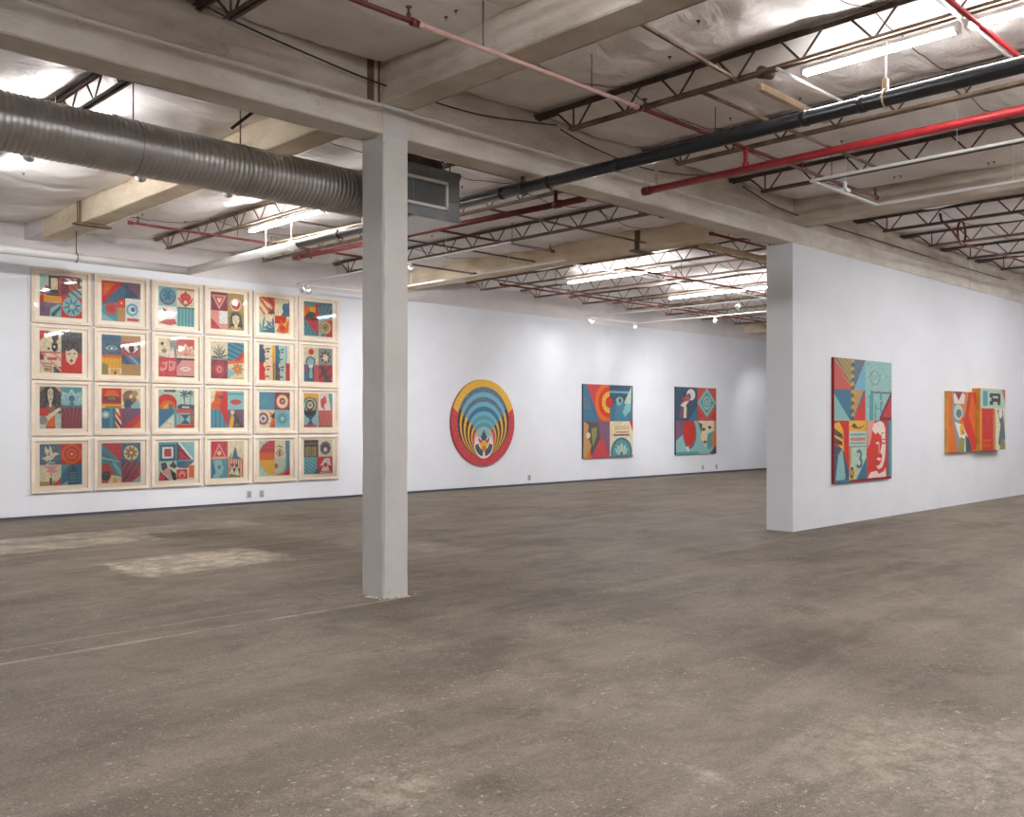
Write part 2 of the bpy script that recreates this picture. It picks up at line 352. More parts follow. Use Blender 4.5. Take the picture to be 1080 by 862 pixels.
# ---------------------------------------------------------------- steel joists
def joist(x, y0, y1, label, group, m, zb=4.28, zt=4.52, mb=None):
    t = thing('bar_joist', (x, (y0+y1)/2, zb), label, 'ceiling joist', group)
    b = MB()
    for s in (-1, 1):
        b.box(x+s*.010-(.030 if s < 0 else 0), x+s*.010+(.030 if s > 0 else 0), y0+.45, y1-.45, zb, zb+.005)
        b.box(x+s*.010-.002, x+s*.010+.002, y0+.45, y1-.45, zb, zb+.036)
    b.build('bottom_chord', mb or m, t)
    b = MB()
    for s in (-1, 1):
        b.box(x+s*.010-(.030 if s < 0 else 0), x+s*.010+(.030 if s > 0 else 0), y0, y1, zt-.005, zt)
        b.box(x+s*.010-.002, x+s*.010+.002, y0, y1, zt-.035, zt)
    b.build('top_chord', m, t)
    n = max(3, round((y1-y0-1.1)/.58)); st = (y1-y0-1.1)/n; pts = []
    ya = y0+.55
    for i in range(n+1):
        yb = ya+i*st
        if i > 0: pts.append((x, yb-.18, zt-.02))
        pts.append((x, yb, zb+.015))
        if i < n: pts.append((x, yb+.18, zt-.02))
    b = MB()
    for p, q in zip(pts, pts[1:]): b.cyl(p, q, .0095, n=7)
    b.build('web_rod', m, t)
    for (ye, s) in ((y0, 1), (y1, -1)):
        b = MB()
        b.cyl((x, ye+s*.28, zt-.03), (x, ye+s*.5, zb+.012), .011, n=7); b.cyl((x, ye+s*.04, zt-.05), (x, ye+s*.3, zt-.05), .011, n=7)
        b.cyl((x, ye+s*.5, zt-.02), (x, ye+s*.5, zb+.012), .009, n=7)
        b.build('end_strut', m, t)
    return t
near_lab = {1.45: 'dark steel joist before the girder above the far left of the duct', 3.18: 'dark steel joist ending at the girder left of the column, at the top edge',
    6.72: 'open-web steel joist carrying the bright tube lights at upper right', 8.45: 'open-web steel joist running just behind the black pipe at upper right', 10.2: 'dark open-web joist behind the red main, ending left of the partition corner',
    13.6: 'first open-web joist above the partition wall, right of its corner, with red coil', 15.25: 'second open-web joist above the partition wall, right of its corner',
    16.9: 'third open-web joist above the partition wall, right of its corner', 18.55: 'fourth open-web joist above the partition wall, at the right photo edge'}
far_lab = {1.45: 'open-web joist behind the girder above the duct at the left photo edge', 3.18: 'open-web joist behind the girder seen above the spiral duct, carrying a tube light',
    6.72: 'tan open-web joist over the framed prints, with tube light beneath, below the duct', 8.45: 'open-web joist behind the girder just right of the supply air box', 10.2: 'open-web joist behind the girder above the round painting, before the cream beam',
    13.6: 'first joist past the cream beam in the far bay, carrying a tube light', 15.25: 'second joist past the cream beam in the far bay, between the two tube lights',
    16.9: 'third joist past the cream beam, carrying the tube light by the partition end', 18.55: 'fourth joist past the cream beam in the far bay', 20.2: 'fifth joist past the cream beam in the far bay',
    21.85: 'sixth joist past the cream beam in the far bay', 23.5: 'seventh joist past the cream beam, near the back wall end', 25.2: 'eighth and last visible joist past the cream beam'}
for x in joist_x:
    if x in near_lab: joist(x, .2 if x < 13 else 1.0, GY0+.03, near_lab[x], 'near bay joists', M['steel'], mb=M['steel_tan'] if x in (6.72, 8.45, 15.25) else None)  # tan bottom chords have the light on their undersides painted in
    if x in far_lab: joist(x, GY1-.03, WY-.3, far_lab[x], 'far bay joists', M['steel'] if x in (1.45, 3.18, 10.2) else M['steel_tan'])
def bridging(x0, x1, y, z, m, label, y2=None):
    b = MB(); b.bar((x0, y, z), (x1, y if y2 is None else y2, z), .022, .004); b.bar((x0, y-.011, z+.01), (x1, (y if y2 is None else y2)-.011, z+.01), .004, .022)
    tag(b.build('bridging_angle', m), label, 'bridging bar', 'bridging bars')
bridging(5.16, 6.72, 4.05, 4.27, M['steel_tan'], 'thin tan bridging bar from the cross beam to the tube light joist', 4.18)
bridging(6.72, 10.2, 4.55, 4.275, M['steel_tan'], 'thin tan bridging bar crossing above the black pipe')
bridging(5.16, 6.72, 9.4, 4.275, M['steel_tan'], 'thin bridging bar behind the duct near the glowing lamp head')
bridging(8.45, 11.8, 9.0, 4.275, M['steel_tan'], 'thin tan bridging bar between joists right of the supply air box')
bridging(6.72, 11.8, 11.4, 4.275, M['steel'], 'thin dark bridging bar between joists left of the cream beam')
bridging(12.12, 25.2, 8.7, 4.275, M['steel_tan'], 'nearest thin bridging bar crossing the far bay joists')
bridging(12.12, 25.2, 11.1, 4.275, M['whitepipe'], 'pale bridging bar crossing behind the far tube lights')
bridging(12.12, 25.2, 13.4, 4.275, M['steel'], 'bridging bar crossing the far bay joists near the back wall')
bridging(13.6, 18.55, 4.2, 4.275, M['steel'], 'thin bridging bar between joists above the partition wall')
bridging(1.45, 4.8, 8.9, 4.3, M['steel_tan'], 'thin bridging bar above the spiral duct at upper left')
# ---------------------------------------------------------------- round duct and air box
DY, DZ, DR = 8.0, 3.835, .225
t = thing('spiral_duct', (2.5, DY, DZ), 'round galvanised spiral duct running under the ceiling into the supply air box', 'air duct')
b = MB(); n = 44; x = -1.2; rings = []; p = .048
while x < 5.74:
    ring = []
    for k in range(n):
        a = 2*math.pi*k/n; ph = (x/p + k/n) % 1
        r = DR + (.0065 if ph < .4 else 0)
        ring.append(b.bm.verts.new((x, DY+r*math.cos(a), DZ+r*math.sin(a))))
    rings.append(ring); x += p/5
for A, B in zip(rings, rings[1:]):
    for k in range(n):
        f = b.bm.faces.new((A[k], A[(k+1) % n], B[(k+1) % n], B[k])); f.smooth = True
b.bm.faces.new(rings[0]); b.build('duct_shell', M['galv'], t)
for x in (1.15, 3.35, 4.35):
    b = MB(); b.tube([(x, DY+(DR+.006)*math.cos(a), DZ+(DR+.006)*math.sin(a)) for a in [i*2*math.pi/36 for i in range(37)]], .004, 6)
    b.build('band_strap', M['galvbox'], t)
    b = MB(); b.cyl((x, DY, DZ+DR), (x, DY, 4.5), .006, n=6); b.build('hanger_rod', M['steel_tan'], t)
BX0, BX1, BY0, BY1, BZ0, BZ1 = 5.86, 6.5, 7.36, 8.26, 3.575, 4.065
t = thing('supply_air_box', ((BX0+BX1)/2, 8.0, BZ0), 'grey sheet metal supply air box with a white-framed grille right of the column', 'air box')
b = MB(); lo = [b.bm.verts.new((x, y, BZ0)) for x, y in ((5.42, BY0+.01), (BX1, BY0+.01), (BX1, BY1), (5.9, BY1))]; hi = [b.bm.verts.new((v.co.x, v.co.y, BZ1)) for v in lo]
b.bm.faces.new(lo[::-1]); b.bm.faces.new(hi)
for k in range(4): b.bm.faces.new((lo[k], lo[(k+1) % 4], hi[(k+1) % 4], hi[k]))
b.box(5.42, BX1+.012, BY0, BY0+.02, BZ1-.05, BZ1+.01); b.box(5.42, BX1+.008, BY0+.002, BY0+.02, BZ0-.01, BZ0+.03)
b.build('box_shell', M['galvbox'], t)
for (x, y) in ((6.44, 7.45), (6.44, 8.15)):
    b = MB(); b.cyl((x, y, BZ1-.01), (x, y, 4.42), .006, n=6); b.build('hanger_rod', M['steel'], t)
b = MB(); b.box(5.9, 6.36, BY0+.12, BY1-.1, BZ1, 4.2); b.build('plenum_collar', M['steel'], t)
g = MB(); gx0, gx1, gz0, gz1 = 5.44, 6.33, 3.665, 3.955
for q in ((gx0, gx1, gz1-.03, gz1), (gx0, gx1, gz0, gz0+.03), (gx0, gx0+.03, gz0, gz1), (gx1-.03, gx1, gz0, gz1)):
    g.box(q[0], q[1], BY0-.016, BY0+.012, q[2], q[3], .003)
fr = g.build('grille_frame', M['white'], t)
g = MB(); k = 0; x = gx0+.04
while x < gx1-.04:
    g.bar((x, BY0-.004, gz0+.03), (x, BY0-.004, gz1-.03), .003, .016); x += .026
g.box((gx0+gx1)/2-.006, (gx0+gx1)/2+.006, BY0-.01, BY0, gz0+.02, gz1-.02)
g.build('louver', M['galvbox'], fr)
g = MB(); g.box(gx0+.02, gx1-.02, BY0+.0095, BY0+.0098, gz0+.02, gz1-.02); g.build('grille_back', M['dark'], fr)
g = MB(); g.box(5.92, BX1-.0, BY0+.03, BY1, BZ0-.016, BZ0-.002); g.build('bottom_panel', M['white'], t)
# ---------------------------------------------------------------- big pipes
def pipe(name, pts, r, m, label, cat='pipe', group=None, n=16):
    t = thing(name, pts[0], label, cat, group)
    b = MB()
    for p, q in zip(pts, pts[1:]): b.cyl(p, q, r, n=n)
    for p in pts[1:-1]: b.sph(p, r*1.12)
    b.build('pipe_run', m, t); return t
PX = 6.69
t = pipe('insulated_pipe', [(PX, -1.0, 3.83), (PX, 10.75, 3.83)], .057, M['dark'], 'thick black insulated pipe slung below the girder with white sheen', 'pipe')
for y in (.4, 1.35, 3.1, 3.55, 5.4, 6.25, 6.9, 8.9, 9.8):
    b = MB(); b.cyl((PX, y, 3.83), (PX, y+.05, 3.83), .062, n=16); b.build('coupling', M['dark'], t)
for y in (2.95, 6.62):
    b = MB(); b.tube([(PX+.066*math.cos(a), y, 3.83+.066*math.sin(a)) for a in [i*math.pi/10 for i in range(21)]], .008, 6)
    b.box(PX-.02, PX+.02, y-.02, y+.02, 3.885, 3.97, .004); b.build('clevis_hanger', M['steel'] if y > 5 else M['tanpipe'], t)
b = MB(); b.cyl((PX, 2.95, 3.96), (PX, 2.95, 4.24), .009, n=8); b.build('hanger_rod', M['whitepipe'], t)
t = pipe('white_drain_pipe', [(PX, 10.76, 3.83), (PX, 13.88, 3.83), (-3, 13.88, 3.83)], .06, M['whitepipe'], 'thick white painted pipe turning an elbow above the framed prints', 'pipe')
for (x, y) in ((PX, 11.6), (6.69, 10.95), (5.0, 13.88), (1.2, 13.88)):
    b = MB(); b.cyl((x, y, 3.885), (x, y, 4.24), .008, n=8)
    b.tube([(x+(.066*math.cos(a) if x == PX else 0), y+(0 if x == PX else .066*math.cos(a)), 3.83+.066*math.sin(a)) for a in [i*math.pi/10 for i in range(21)]], .007, 6)
    b.build('hanger', M['whitepipe'] if x == PX else M['steel'], t)
def sprinkler(parent, x, y, z, up=True, s=1):
    b = MB(); k = 1 if up else -1
    b.cyl((x, y, z), (x, y, z+k*.045), .016, n=8); b.cyl((x, y, z+k*.045), (x, y, z+k*.085), .009, n=8); b.cyl((x, y, z+k*.085), (x, y, z+k*.092), .022, n=10)
    b.build('sprinkler_head', M['steel'], parent)
# red mains along Y at x=8.05
t = pipe('sprinkler_main', [(8.05, -1.0, 3.95), (8.05, 6.1, 3.95)], .037, M['red'], 'bright red sprinkler main hanging in front of the girder at upper right', 'pipe')
b = MB(); b.cyl((8.05, 6.08, 3.95), (8.05, 6.17, 3.95), .045, n=14); b.build('end_cap', M['darkred'], t)
b = MB(); b.cyl((8.05, 4.93, 3.95), (8.05, 4.93, 4.17), .022, n=10); b.cyl((8.05, 4.93, 3.95), (8.05, 4.93, 4.02), .034, n=10); b.build('riser', M['red'], t)
b = MB(); b.cyl((8.05, 6.0, 3.98), (8.05, 6.0, 4.25), .006, n=6); b.box(8.035, 8.065, 5.985, 6.015, 4.05, 4.2); b.build('hanger_rod', M['tanpipe'], t)
t = pipe('sprinkler_main', [(8.0, 6.95, 4.0), (7.75, 12.6, 4.0)], .036, M['darkred'], 'dull red sprinkler main behind the girder, alongside the black pipe', 'pipe')
for y in (7.35, 10.0, 12.45):
    b = MB(); b.cyl((8.0-.044*(y-6.95), y-.05, 4.0), (8.0-.044*(y-6.95), y+.05, 4.0), .047, n=12); b.cyl((7.95, y, 4.0), (7.95, y, 4.15), .024, n=10); b.build('tee_fitting', M['darkred'], t)
def branch(y, z, x0, x1, m, label, heads=(), r=.018):
    t = pipe('sprinkler_branch', [(x0, y, z), (x1, y, z)], r, m, label, 'pipe', None, 10)
    for h in heads: sprinkler(t, h, y, z)
    k = max(2, int((x1-x0)/2.6))
    for i in range(k):
        hx = x0+(x1-x0)*(i+.5)/k; hb = MB(); hb.cyl((hx, y, z), (hx, y, 4.54), .005, n=6); hb.build('hanger_rod', M['steel'], t)
    b = MB()
    for x in (x0, x1): b.cyl((x-.03, y, z), (x+.03, y, z), r*1.5, n=10)
    b.build('end_fitting', m, t)
    return t
branch(4.93, 4.16, 2.4, 3.95, M['darkred'], 'red sprinkler branch ending at a head at top left of the cross beam', (3.9,))
b = branch(4.93, 4.16, 3.98, 6.35, M['pink'], 'thin pipe overpainted pale pink crossing under the concrete beam')
branch(4.93, 4.16, 6.38, 10.95, M['darkred'], 'dark red sprinkler branch passing over the red main towards the partition', (6.45, 9.15, 10.9))
branch(2.3, 4.16, 4.2, 12.5, M['red'], 'red sprinkler branch at the top right corner behind the tube lights', (6.2, 7.9))
branch(7.3, 4.15, 6.35, 9.9, M['darkred'], 'dark red sprinkler branch just behind the girder beside the air box', (7.2, 9.75))
branch(10.0, 4.15, 7.2, 10.75, M['darkred'], 'dark red sprinkler branch over the middle of the far bay', (10.7,))
branch(12.5, 4.15, 5.2, 11.4, M['darkred'], 'dark red sprinkler branch above the framed prints', (5.3, 7.3))
branch(12.6, 4.05, 12.15, 24.0, M['darkred'], 'long dark red sprinkler branch in front of the far paintings', (14, 17, 20))
branch(10.0, 4.1, 12.6, 22.0, M['darkred'], 'dark red sprinkler branch beside the far tube lights', (14, 17))
branch(7.4, 4.12, 11.2, 12.9, M['darkred'], 'short dark red sprinkler pipe at the top of the partition end', (12.85,), .02)
t = pipe('sprinkler_riser', [(20.4, 10.6, 3.62), (23.5, 10.6, 3.62)], .03, M['darkred'], 'short low red pipe on a drop at the far right end of the far bay')
b = MB(); b.cyl((21.2, 10.6, 3.62), (21.2, 10.6, 4.4), .028, n=10); b.build('drop', M['darkred'], t)
# loop of red hose on the joist over the partition
t = thing('red_pipe_loop', (14.35, 5.2, 4.25), 'red round coil of pipe hung on a joist over the partition wall', 'pipe coil')
b = MB(); b.tube([(14.35+.15*math.cos(a), 5.2, 4.26+.17*math.sin(a)) for a in [i*math.pi/14 for i in range(29)]], .017, 8); b.build('coil', M['darkred'], t)
b = MB(); b.tube([(13.55, 5.2, 4.42), (13.6, 5.2, 4.33), (14.0, 5.2, 4.24), (14.35, 5.2, 4.1), (16.6, 5.2, 4.16), (20, 5.2, 4.16)], .017, 8); b.build('pipe_run', M['darkred'], t)
# tan conduits under the joists
def conduit(pts, r, m, label, group=None):
    b = MB(); b.tube(pts, r, 8); return tag(b.build('conduit', m), label, 'conduit', group)
conduit([(7.55, 6.35, 4.1), (7.55, 3, 4.1), (7.55, -1, 4.1)], .014, M['tanpipe'], 'tan conduit just under the black pipe, between it and the red main')
conduit([(7.5, 6.9, 4.12), (7.4, 9.4, 4.12), (7.2, 12.4, 4.12)], .014, M['tanpipe'], 'tan conduit between black pipe and dull red main behind the girder')
conduit([(6.66, 3.8, 4.265), (7.95, 3.8, 4.265)], .014, M['whitepipe'], 'white strut crossing from the joist to the black pipe under the tube lights')
conduit([(5.9, 2.45, 4.275), (7.95, 2.45, 4.275)], .014, M['whitepipe'], 'white strut crossing above the right tube lights')
conduit([(12.25, 8.3, 4.23), (22, 8.3, 4.23)], .05, M['tanpipe'], 'tan pipe crossing the far bay joists left of the partition end')
b = MB(); b.bar((7.15, 4.25, 4.36), (8.35, 4.25, 4.34), .05, .06)
tag(b.build('timber_brace', M['tanpipe']), 'short tan timber brace between joists at the left end of the tube light', 'brace')
# junction balls and small boxes
b = MB(); b.cyl((6.735, 4.0, 4.31), (6.86, 3.96, 4.31), .05, .04, n=14); tag(b.build('conduit_fitting', M['steel_tan']), 'dark round fitting on the chord of the joist with the tube light', 'fitting')
rp = random.Random(3)
for k in range(30):
    x = rp.choice((5.4, 5.9, 6.3, 4.5, 4.1, 3.7, 7.2, 7.9, 9.4, 11.2, 5.6)); y = rp.uniform(3.6, 6.2) if k < 20 else rp.uniform(7.5, 14)
    z = ceil_z(x, y); b = MB(); b.cyl((x, y, z-.006), (x, y, z+.002), .016, n=10); b.cyl((x, y, z-.03), (x, y, z-.004), .004, n=6)
    tag(b.build('insulation_pin', M['stain']), 'small brown washer pin holding up the white insulation sheet', 'pin', 'insulation pins')
def wire(x0, x1, y, m, label, y2=None):
    n = max(6, int((x1-x0)/.12)); pts = []
    for i in range(n+1):
        x = x0+(x1-x0)*i/n; yy = y+((y2 or y)-y)*i/n; pts.append((x, yy, ceil_z(x, yy)-.006))
    b = MB(); b.tube(pts, .0045, 5); tag(b.build('support_wire', m), label, 'wire', 'insulation support wires')
wire(5.16, 11.78, 5.3, M['stain'], 'thin brown wire under the insulation nearest the girder at upper right', 5.6)
wire(5.16, 11.78, 3.0, M['stain'], 'thin brown wire under the insulation crossing near the tube lights', 3.3)
wire(12.15, 20, 5.3, M['stain'], 'thin brown wire under the insulation over the partition wall', 5.1)
wire(.5, 4.8, 8.9, M['stain'], 'thin brown wire under the insulation just behind the duct', 9.6)
wire(.8, 4.8, 11.4, M['stain'], 'thin brown wire under the insulation left of the cream beam', 10.4)
wire(5.2, 11.78, 13.4, M['stain'], 'thin brown wire under the insulation above the framed prints', 12.8)
wire(5.2, 11.78, 8.4, M['stain'], 'thin brown wire under the insulation right of the air box', 8.8)
wire(12.15, 25.2, 9.9, M['stain'], 'thin brown wire under the insulation in the far bay', 10.3)
# steel brackets on the cream beam at left
t = thing('beam_bracket', (4.83, 13.2, 4.2), 'brown steel plate bracket under the end of the cream cross beam at left', 'bracket')
b = MB(); b.box(4.72, 5.22, 13.15, 13.27, 4.17, 4.19); b.build('plate', M['stain'], t)
b = MB(); b.cyl((4.8, 13.2, 4.18), (4.8, 13.2, 4.5), .012, n=8); b.cyl((4.8, 13.28, 4.18), (4.8, 13.28, 4.5), .008, n=8); b.build('rod', M['stain'], t)
t = thing('beam_bracket', (11.75, 7.7, 4.2), 'brown steel hanger plate on the cross beam behind the girder, left of the partition end', 'bracket')
b = MB(); b.box(11.68, 12.2, 9.12, 9.24, 4.17, 4.19); b.box(11.775, 11.795, 9.12, 9.2, 4.19, 4.5); b.build('plate', M['stain'], t)
# cables
def cable(pts, r, label):
    P = [Vector(p) for p in pts]; out = []
    for i in range(len(P)-1):
        p0 = P[max(i-1, 0)]; p1 = P[i]; p2 = P[i+1]; p3 = P[min(i+2, len(P)-1)]
        for k in range(8):
            t = k/8; out.append(.5*((2*p1)+(p2-p0)*t+(2*p0-5*p1+4*p2-p3)*t*t+(3*p1-p0-3*p2+p3)*t**3))
    out.append(P[-1]); b = MB(); b.tube(out, r, 6)
    return tag(b.build('cable', M['cable']), label, 'cable')
cable([(3.0, 6.4, 4.56), (3.4, 6.41, 4.47), (4.2, 6.41, 4.38), (4.83, 6.41, 4.335), (5.8, 6.41, 4.33), (6.6, 6.41, 4.42), (6.95, 6.41, 4.47)], .007, 'thin black cable draped along the front of the girder above the column')
cable([(7.0, 6.41, 4.44), (7.5, 6.41, 4.36), (8.3, 6.41, 4.31), (9.0, 6.41, 4.36), (9.6, 6.41, 4.45)], .007, 'thin black cable sagging on the girder behind the black pipe')
cable([(10.4, 6.41, 4.46), (11.2, 6.41, 4.34), (12.4, 6.41, 4.3), (14.0, 6.41, 4.3), (16.5, 6.41, 4.29), (20, 6.41, 4.3)], .008, 'dark cable along the girder above the partition wall')
cable([(2.6, 6.40, 4.52), (2.2, 6.40, 4.55), (1.4, 6.4, 4.6)], .007, 'short black cable end at the top of the girder at left')
cable([(3.6, 9.2, 4.5), (3.9, 9.0, 4.30), (4.3, 8.9, 4.32), (4.6, 8.9, 4.05), (4.65, 8.8, 3.95)], .012, 'black flexible cable looping down behind the duct left of the column')
cable([(4.3, 7.3, 4.5), (4.25, 7.4, 4.3), (4.1, 7.7, 4.1)], .014, 'short thick black hose dropping to the duct top')
# ---------------------------------------------------------------- lights
def tube_light(x, y0, y1, z, label, group=None):
    rt = 4.279 if min(abs(x-j) for j in joist_x) < .1 else 4.40
    t = thing('tube_light', (x, (y0+y1)/2, z), label, 'tube light', group)
    b = MB(); b.box(x-.03, x+.03, y0, y1, z+.022, z+.055, .004); b.build('housing', M['white'], t)
    for q in (-.02, .02):
        b = MB(); b.cyl((x+q, y0+.03, z), (x+q, y1-.03, z), .013, n=10); b.build('tube', M['tube'], t)
    for y in (y0, y1-.03):
        b = MB(); b.box(x-.036, x+.036, y, y+.03, z-.016, z+.022, .003); b.build('lamp_holder', M['white'], t)
        b = MB(); b.cyl((x, y+(.2 if y == y0 else -.17), z+.05), (x, y+(.2 if y == y0 else -.17), rt), .004, n=5); b.build('suspension_rod', M['white'], t)
    return t
tube_light(6.76, 2.46, 3.64, 4.2, 'glowing white tube light at upper right, the longer one in view, under the joist')
tube_light(6.76, 1.22, 2.42, 4.2, 'glowing white tube light cut off by the top right corner of the photo')
tube_light(6.76, 10.3, 12.15, 4.2, 'glowing tube light above the framed prints, below the spiral duct')
tube_light(13.66, 9.85, 12.3, 4.2, 'glowing tube light in the far bay, left of the two, above the paintings')
tube_light(16.96, 9.7, 12.3, 4.2, 'glowing tube light in the far bay touching the end of the partition in view')
tube_light(3.18, 8.55, 9.5, 4.2, 'short added fill tube light hidden behind the spiral duct at upper left')  # added out of sight to brighten the ceiling above the duct
tube_light(3.12, 10.2, 11.9, 4.2, 'glowing tube light at the left edge just below the spiral duct')
for i, (x, y, lab) in enumerate(((20.3, 10, 'added fill tube light in the far bay, hidden behind the partition end'), (23.55, 10, 'added fill tube light at the far end of the far bay'),
        (1.45, 2.0, 'added fill tube light above the camera, left of its view'), (3.18, 2.6, 'added fill tube light on the joist above and ahead of the camera'), (3.18, -1.6, 'added fill tube light on the joist just behind the camera'),
        (6.76, -.6, 'added fill tube light right of the camera, behind the cut-off one'), (6.76, -4.2, 'added fill tube light far behind the camera on the joist of the cut-off one'),
        (10.34, .8, 'added fill tube light out of view beyond the right tube lights'), (10.34, -2.6, 'added fill tube light out of view behind the right track'),
        (13.7, 2.4, 'added fill tube light out of view facing the large patchwork painting'), (13.7, -1.6, 'added fill tube light out of view, well back from the patchwork painting'),
        (17.0, 3.0, 'added fill tube light out of view facing the two-panel painting'), (20.3, 3.2, 'added fill tube light out of view right of the two-panel painting'), (23.55, 2.4, 'added fill tube light at the hidden right end of the near bay'),
        (-.3, 10.5, 'added fill tube light out of view left of the framed prints'))):
    tube_light(x, y-1.2, y+1.2, 4.2, lab)  # unseen tube lights, added to brighten both bays
def track(pts, label, group=None):
    t = thing('lighting_track', pts[0], label, 'lighting track', group)
    for p, q in zip(pts, pts[1:]):
        b = MB(); b.bar(p, q, .034, .022); b.build('rail', M['whitepipe'], t)
        L = (Vector(q)-Vector(p)).length; n = max(1, int(L/2.4))
        for i in range(n):
            m_ = Vector(p).lerp(Vector(q), (i+.5)/n); b = MB(); b.cyl(m_, (m_.x, m_.y, 4.275 if abs(m_.x-10.2) < .01 else 4.42), .003, n=5); b.build('suspension_rod', M['whitepipe'], t)
    return t
TZ = 3.9
track([(8.72, -1, TZ), (8.72, 4.6, TZ), (10.2, 4.6, TZ), (10.2, -1, TZ)], 'white lighting track with a square corner at upper right, below the red main')
track([(8.85, 9.0, TZ), (8.85, 14.3, TZ), (10.4, 14.3, TZ), (10.4, 9.4, TZ)], 'white lighting track hung before the back wall between prints and round painting')
track([(16.4, 8.8, TZ), (16.4, 14.2, TZ), (18.3, 14.2, TZ), (18.3, 8.8, TZ)], 'white lighting track in the far bay before the rectangular paintings')
track([(1.2, 8.9, 3.95), (4.85, 8.9, 3.95)], 'short added lighting track hidden behind the spiral duct')  # invented rail carrying the added heads that light the prints
track([(12.6, 2.9, TZ), (22, 2.9, TZ)], 'lighting track facing the partition wall outside the view')
hd = {}
def head(x, y, z, tx, ty, tz, watts, label, group=None, ang=75, blend=.9):
    t = thing('track_spotlight', (x, y, z), label, 'spotlight', group)
    d = (Vector((tx, ty, tz))-Vector((x, y, z-.09))).normalized(); c = Vector((x, y, z-.09))
    b = MB(); b.box(x-.02, x+.02, y-.045, y+.045, z-.03, z-.011, .003); b.cyl((x, y, z-.03), (x, y, z-.07), .01, n=8); b.build('mount', M['white'], t)
    b = MB(); b.cyl(c-d*.07, c-d*.02, .024, .03, 14); b.cyl(c-d*.02, c+d*.06, .032, .052, 18, cap=False); b.build('lamp_can', M['white'], t)
    b = MB(); b.cyl(c+d*.045, c+d*.05, .043, n=16); b.build('lamp_face', M['bulb'], t)
    ld = bpy.data.lights.new('spot', 'SPOT'); ld.energy = watts*SPOT; ld.spot_size = math.radians(ang); ld.spot_blend = blend; ld.shadow_soft_size = .045
    ld.color = (1, .985, .98)
    lo = bpy.data.objects.new('spot_lamp', ld); col.objects.link(lo); lo.parent = t; lo.location = (c+d*.075)-Vector((x, y, z)); lo.rotation_euler = d.to_track_quat('-Z', 'Y').to_euler()
    return t
S1 = 230
for (x, tx, tz, lb) in ((1.6, 3.9, 2.4, 'leftmost'), (2.8, 5.6, 2.5, 'second'), (3.8, 6.9, 2.4, 'third'), (4.7, 8.4, 2.3, 'rightmost')):
    head(x, 8.9, 3.95, tx, WY, tz, S1*(.9 if x < 2 else .5), lb+' of the four added white track spotlights behind the spiral duct', 'added spotlights behind the duct')  # hidden heads, added to light the wall of prints
head(8.95, 14.25, TZ, 8.3, WY, 3.2, 12, 'white track spotlight at the left end of the track above the prints', None, 100)
head(9.08, 14.3, TZ, 9.8, WY, 3.0, 12, 'white track spotlight beside the leftmost one above the prints', None, 100)
head(8.85, 11.15, TZ, 10.6, WY, 2.0, S1*.6, 'added white track spotlight hidden behind the column, aimed at the bare wall', None, 90)  # five heads from here are added behind the column to light the wall
head(8.85, 11.3, TZ, 6.6, WY, 2.1, S1*.9, 'added white track spotlight hidden behind the column, aimed at the left prints', None, 90)
head(8.85, 11.7, TZ, 8.6, WY, 2.1, S1*.6, 'added white track spotlight hidden behind the column, aimed at the right prints', None, 90)
head(8.85, 11.5, TZ, 12.4, WY, 1.7, S1*.8, 'added white track spotlight on the middle track aimed left of the round painting')
head(8.85, 11.85, TZ, 14.4, WY, 1.6, S1, 'added white track spotlight on the middle track aimed at the round painting')
head(16.4, 14.1, TZ, 17.5, WY, 2.6, 14, 'left of the two white track spotlights dangling over the red-and-blue painting', None, 100)
head(16.6, 14.2, TZ, 16.0, WY, 2.8, 14, 'white track spotlight crowded at the corner of the far lighting track', None, 100)
head(18.2, 14.2, TZ, 19.5, WY, 2.6, 14, 'right of the two white track spotlights over the red-and-blue painting', None, 100)
head(16.4, 10.2, TZ, 17.6, WY, 1.6, S1, 'added white track spotlight on the left rail of the far track')  # this head and the next are added to light the far paintings
head(16.4, 9.4, TZ, 20.0, WY, 1.6, S1, 'added white track spotlight nearest on the left rail of the far track')
head(18.3, 12.0, TZ, 22.3, WY, 1.6, S1, 'bright track spotlight on the right rail of the far track, left one')
head(18.3, 10.6, TZ, 23.5, WY, 1.7, S1, 'bright track spotlight on the right rail of the far track beside the partition')
b = MB()
head(25.0, 13.4, 3.6, 26.0, WY, 1.6, 60, 'white spotlight low at the far end, touching the partition end in view')
for (x, wt, lb) in ((13.2, 1, 'first'), (15.2, .8, 'second'), (17.2, .8, 'third'), (19.4, .8, 'fourth')):
    head(x, 2.9, TZ, x+.4, GY0, 1.6, 75*wt, lb+' track spotlight facing the partition wall, counted from its corner', 'spotlights out of view', 95)
b.cyl((25.0, 13.4, 3.6), (25.0, 13.4, 4.5), .006, n=6); tag(b.build('drop_rod', M['whitepipe']), 'thin white drop rod holding the lowest far spotlight', 'rod')
t = thing('emergency_light', (6.95, 9.15, 3.98), 'small white glowing lamp head just left of the column under the duct', 'lamp')
b = MB(); b.cyl((7.0, 9.1, 4.05), (6.9, 9.25, 3.93), .035, .07, 14); b.build('lamp_head', M['bulb'], t)
b = MB(); b.cyl((7.0, 9.1, 4.05), (7.0, 9.1, 4.5), .01, n=8); b.build('stem', M['white'], t)
t = thing('track_feed', (9.45, 4.6, 3.92), 'small white power feed box on the cross piece of the track at upper right', 'fitting')
b = MB(); b.box(9.40, 9.5, 4.56, 4.64, 3.912, 3.95, .004); b.cyl((9.45, 4.6, 3.94), (9.45, 4.6, 4.02), .02, n=8); b.build('feed_box', M['white'], t)
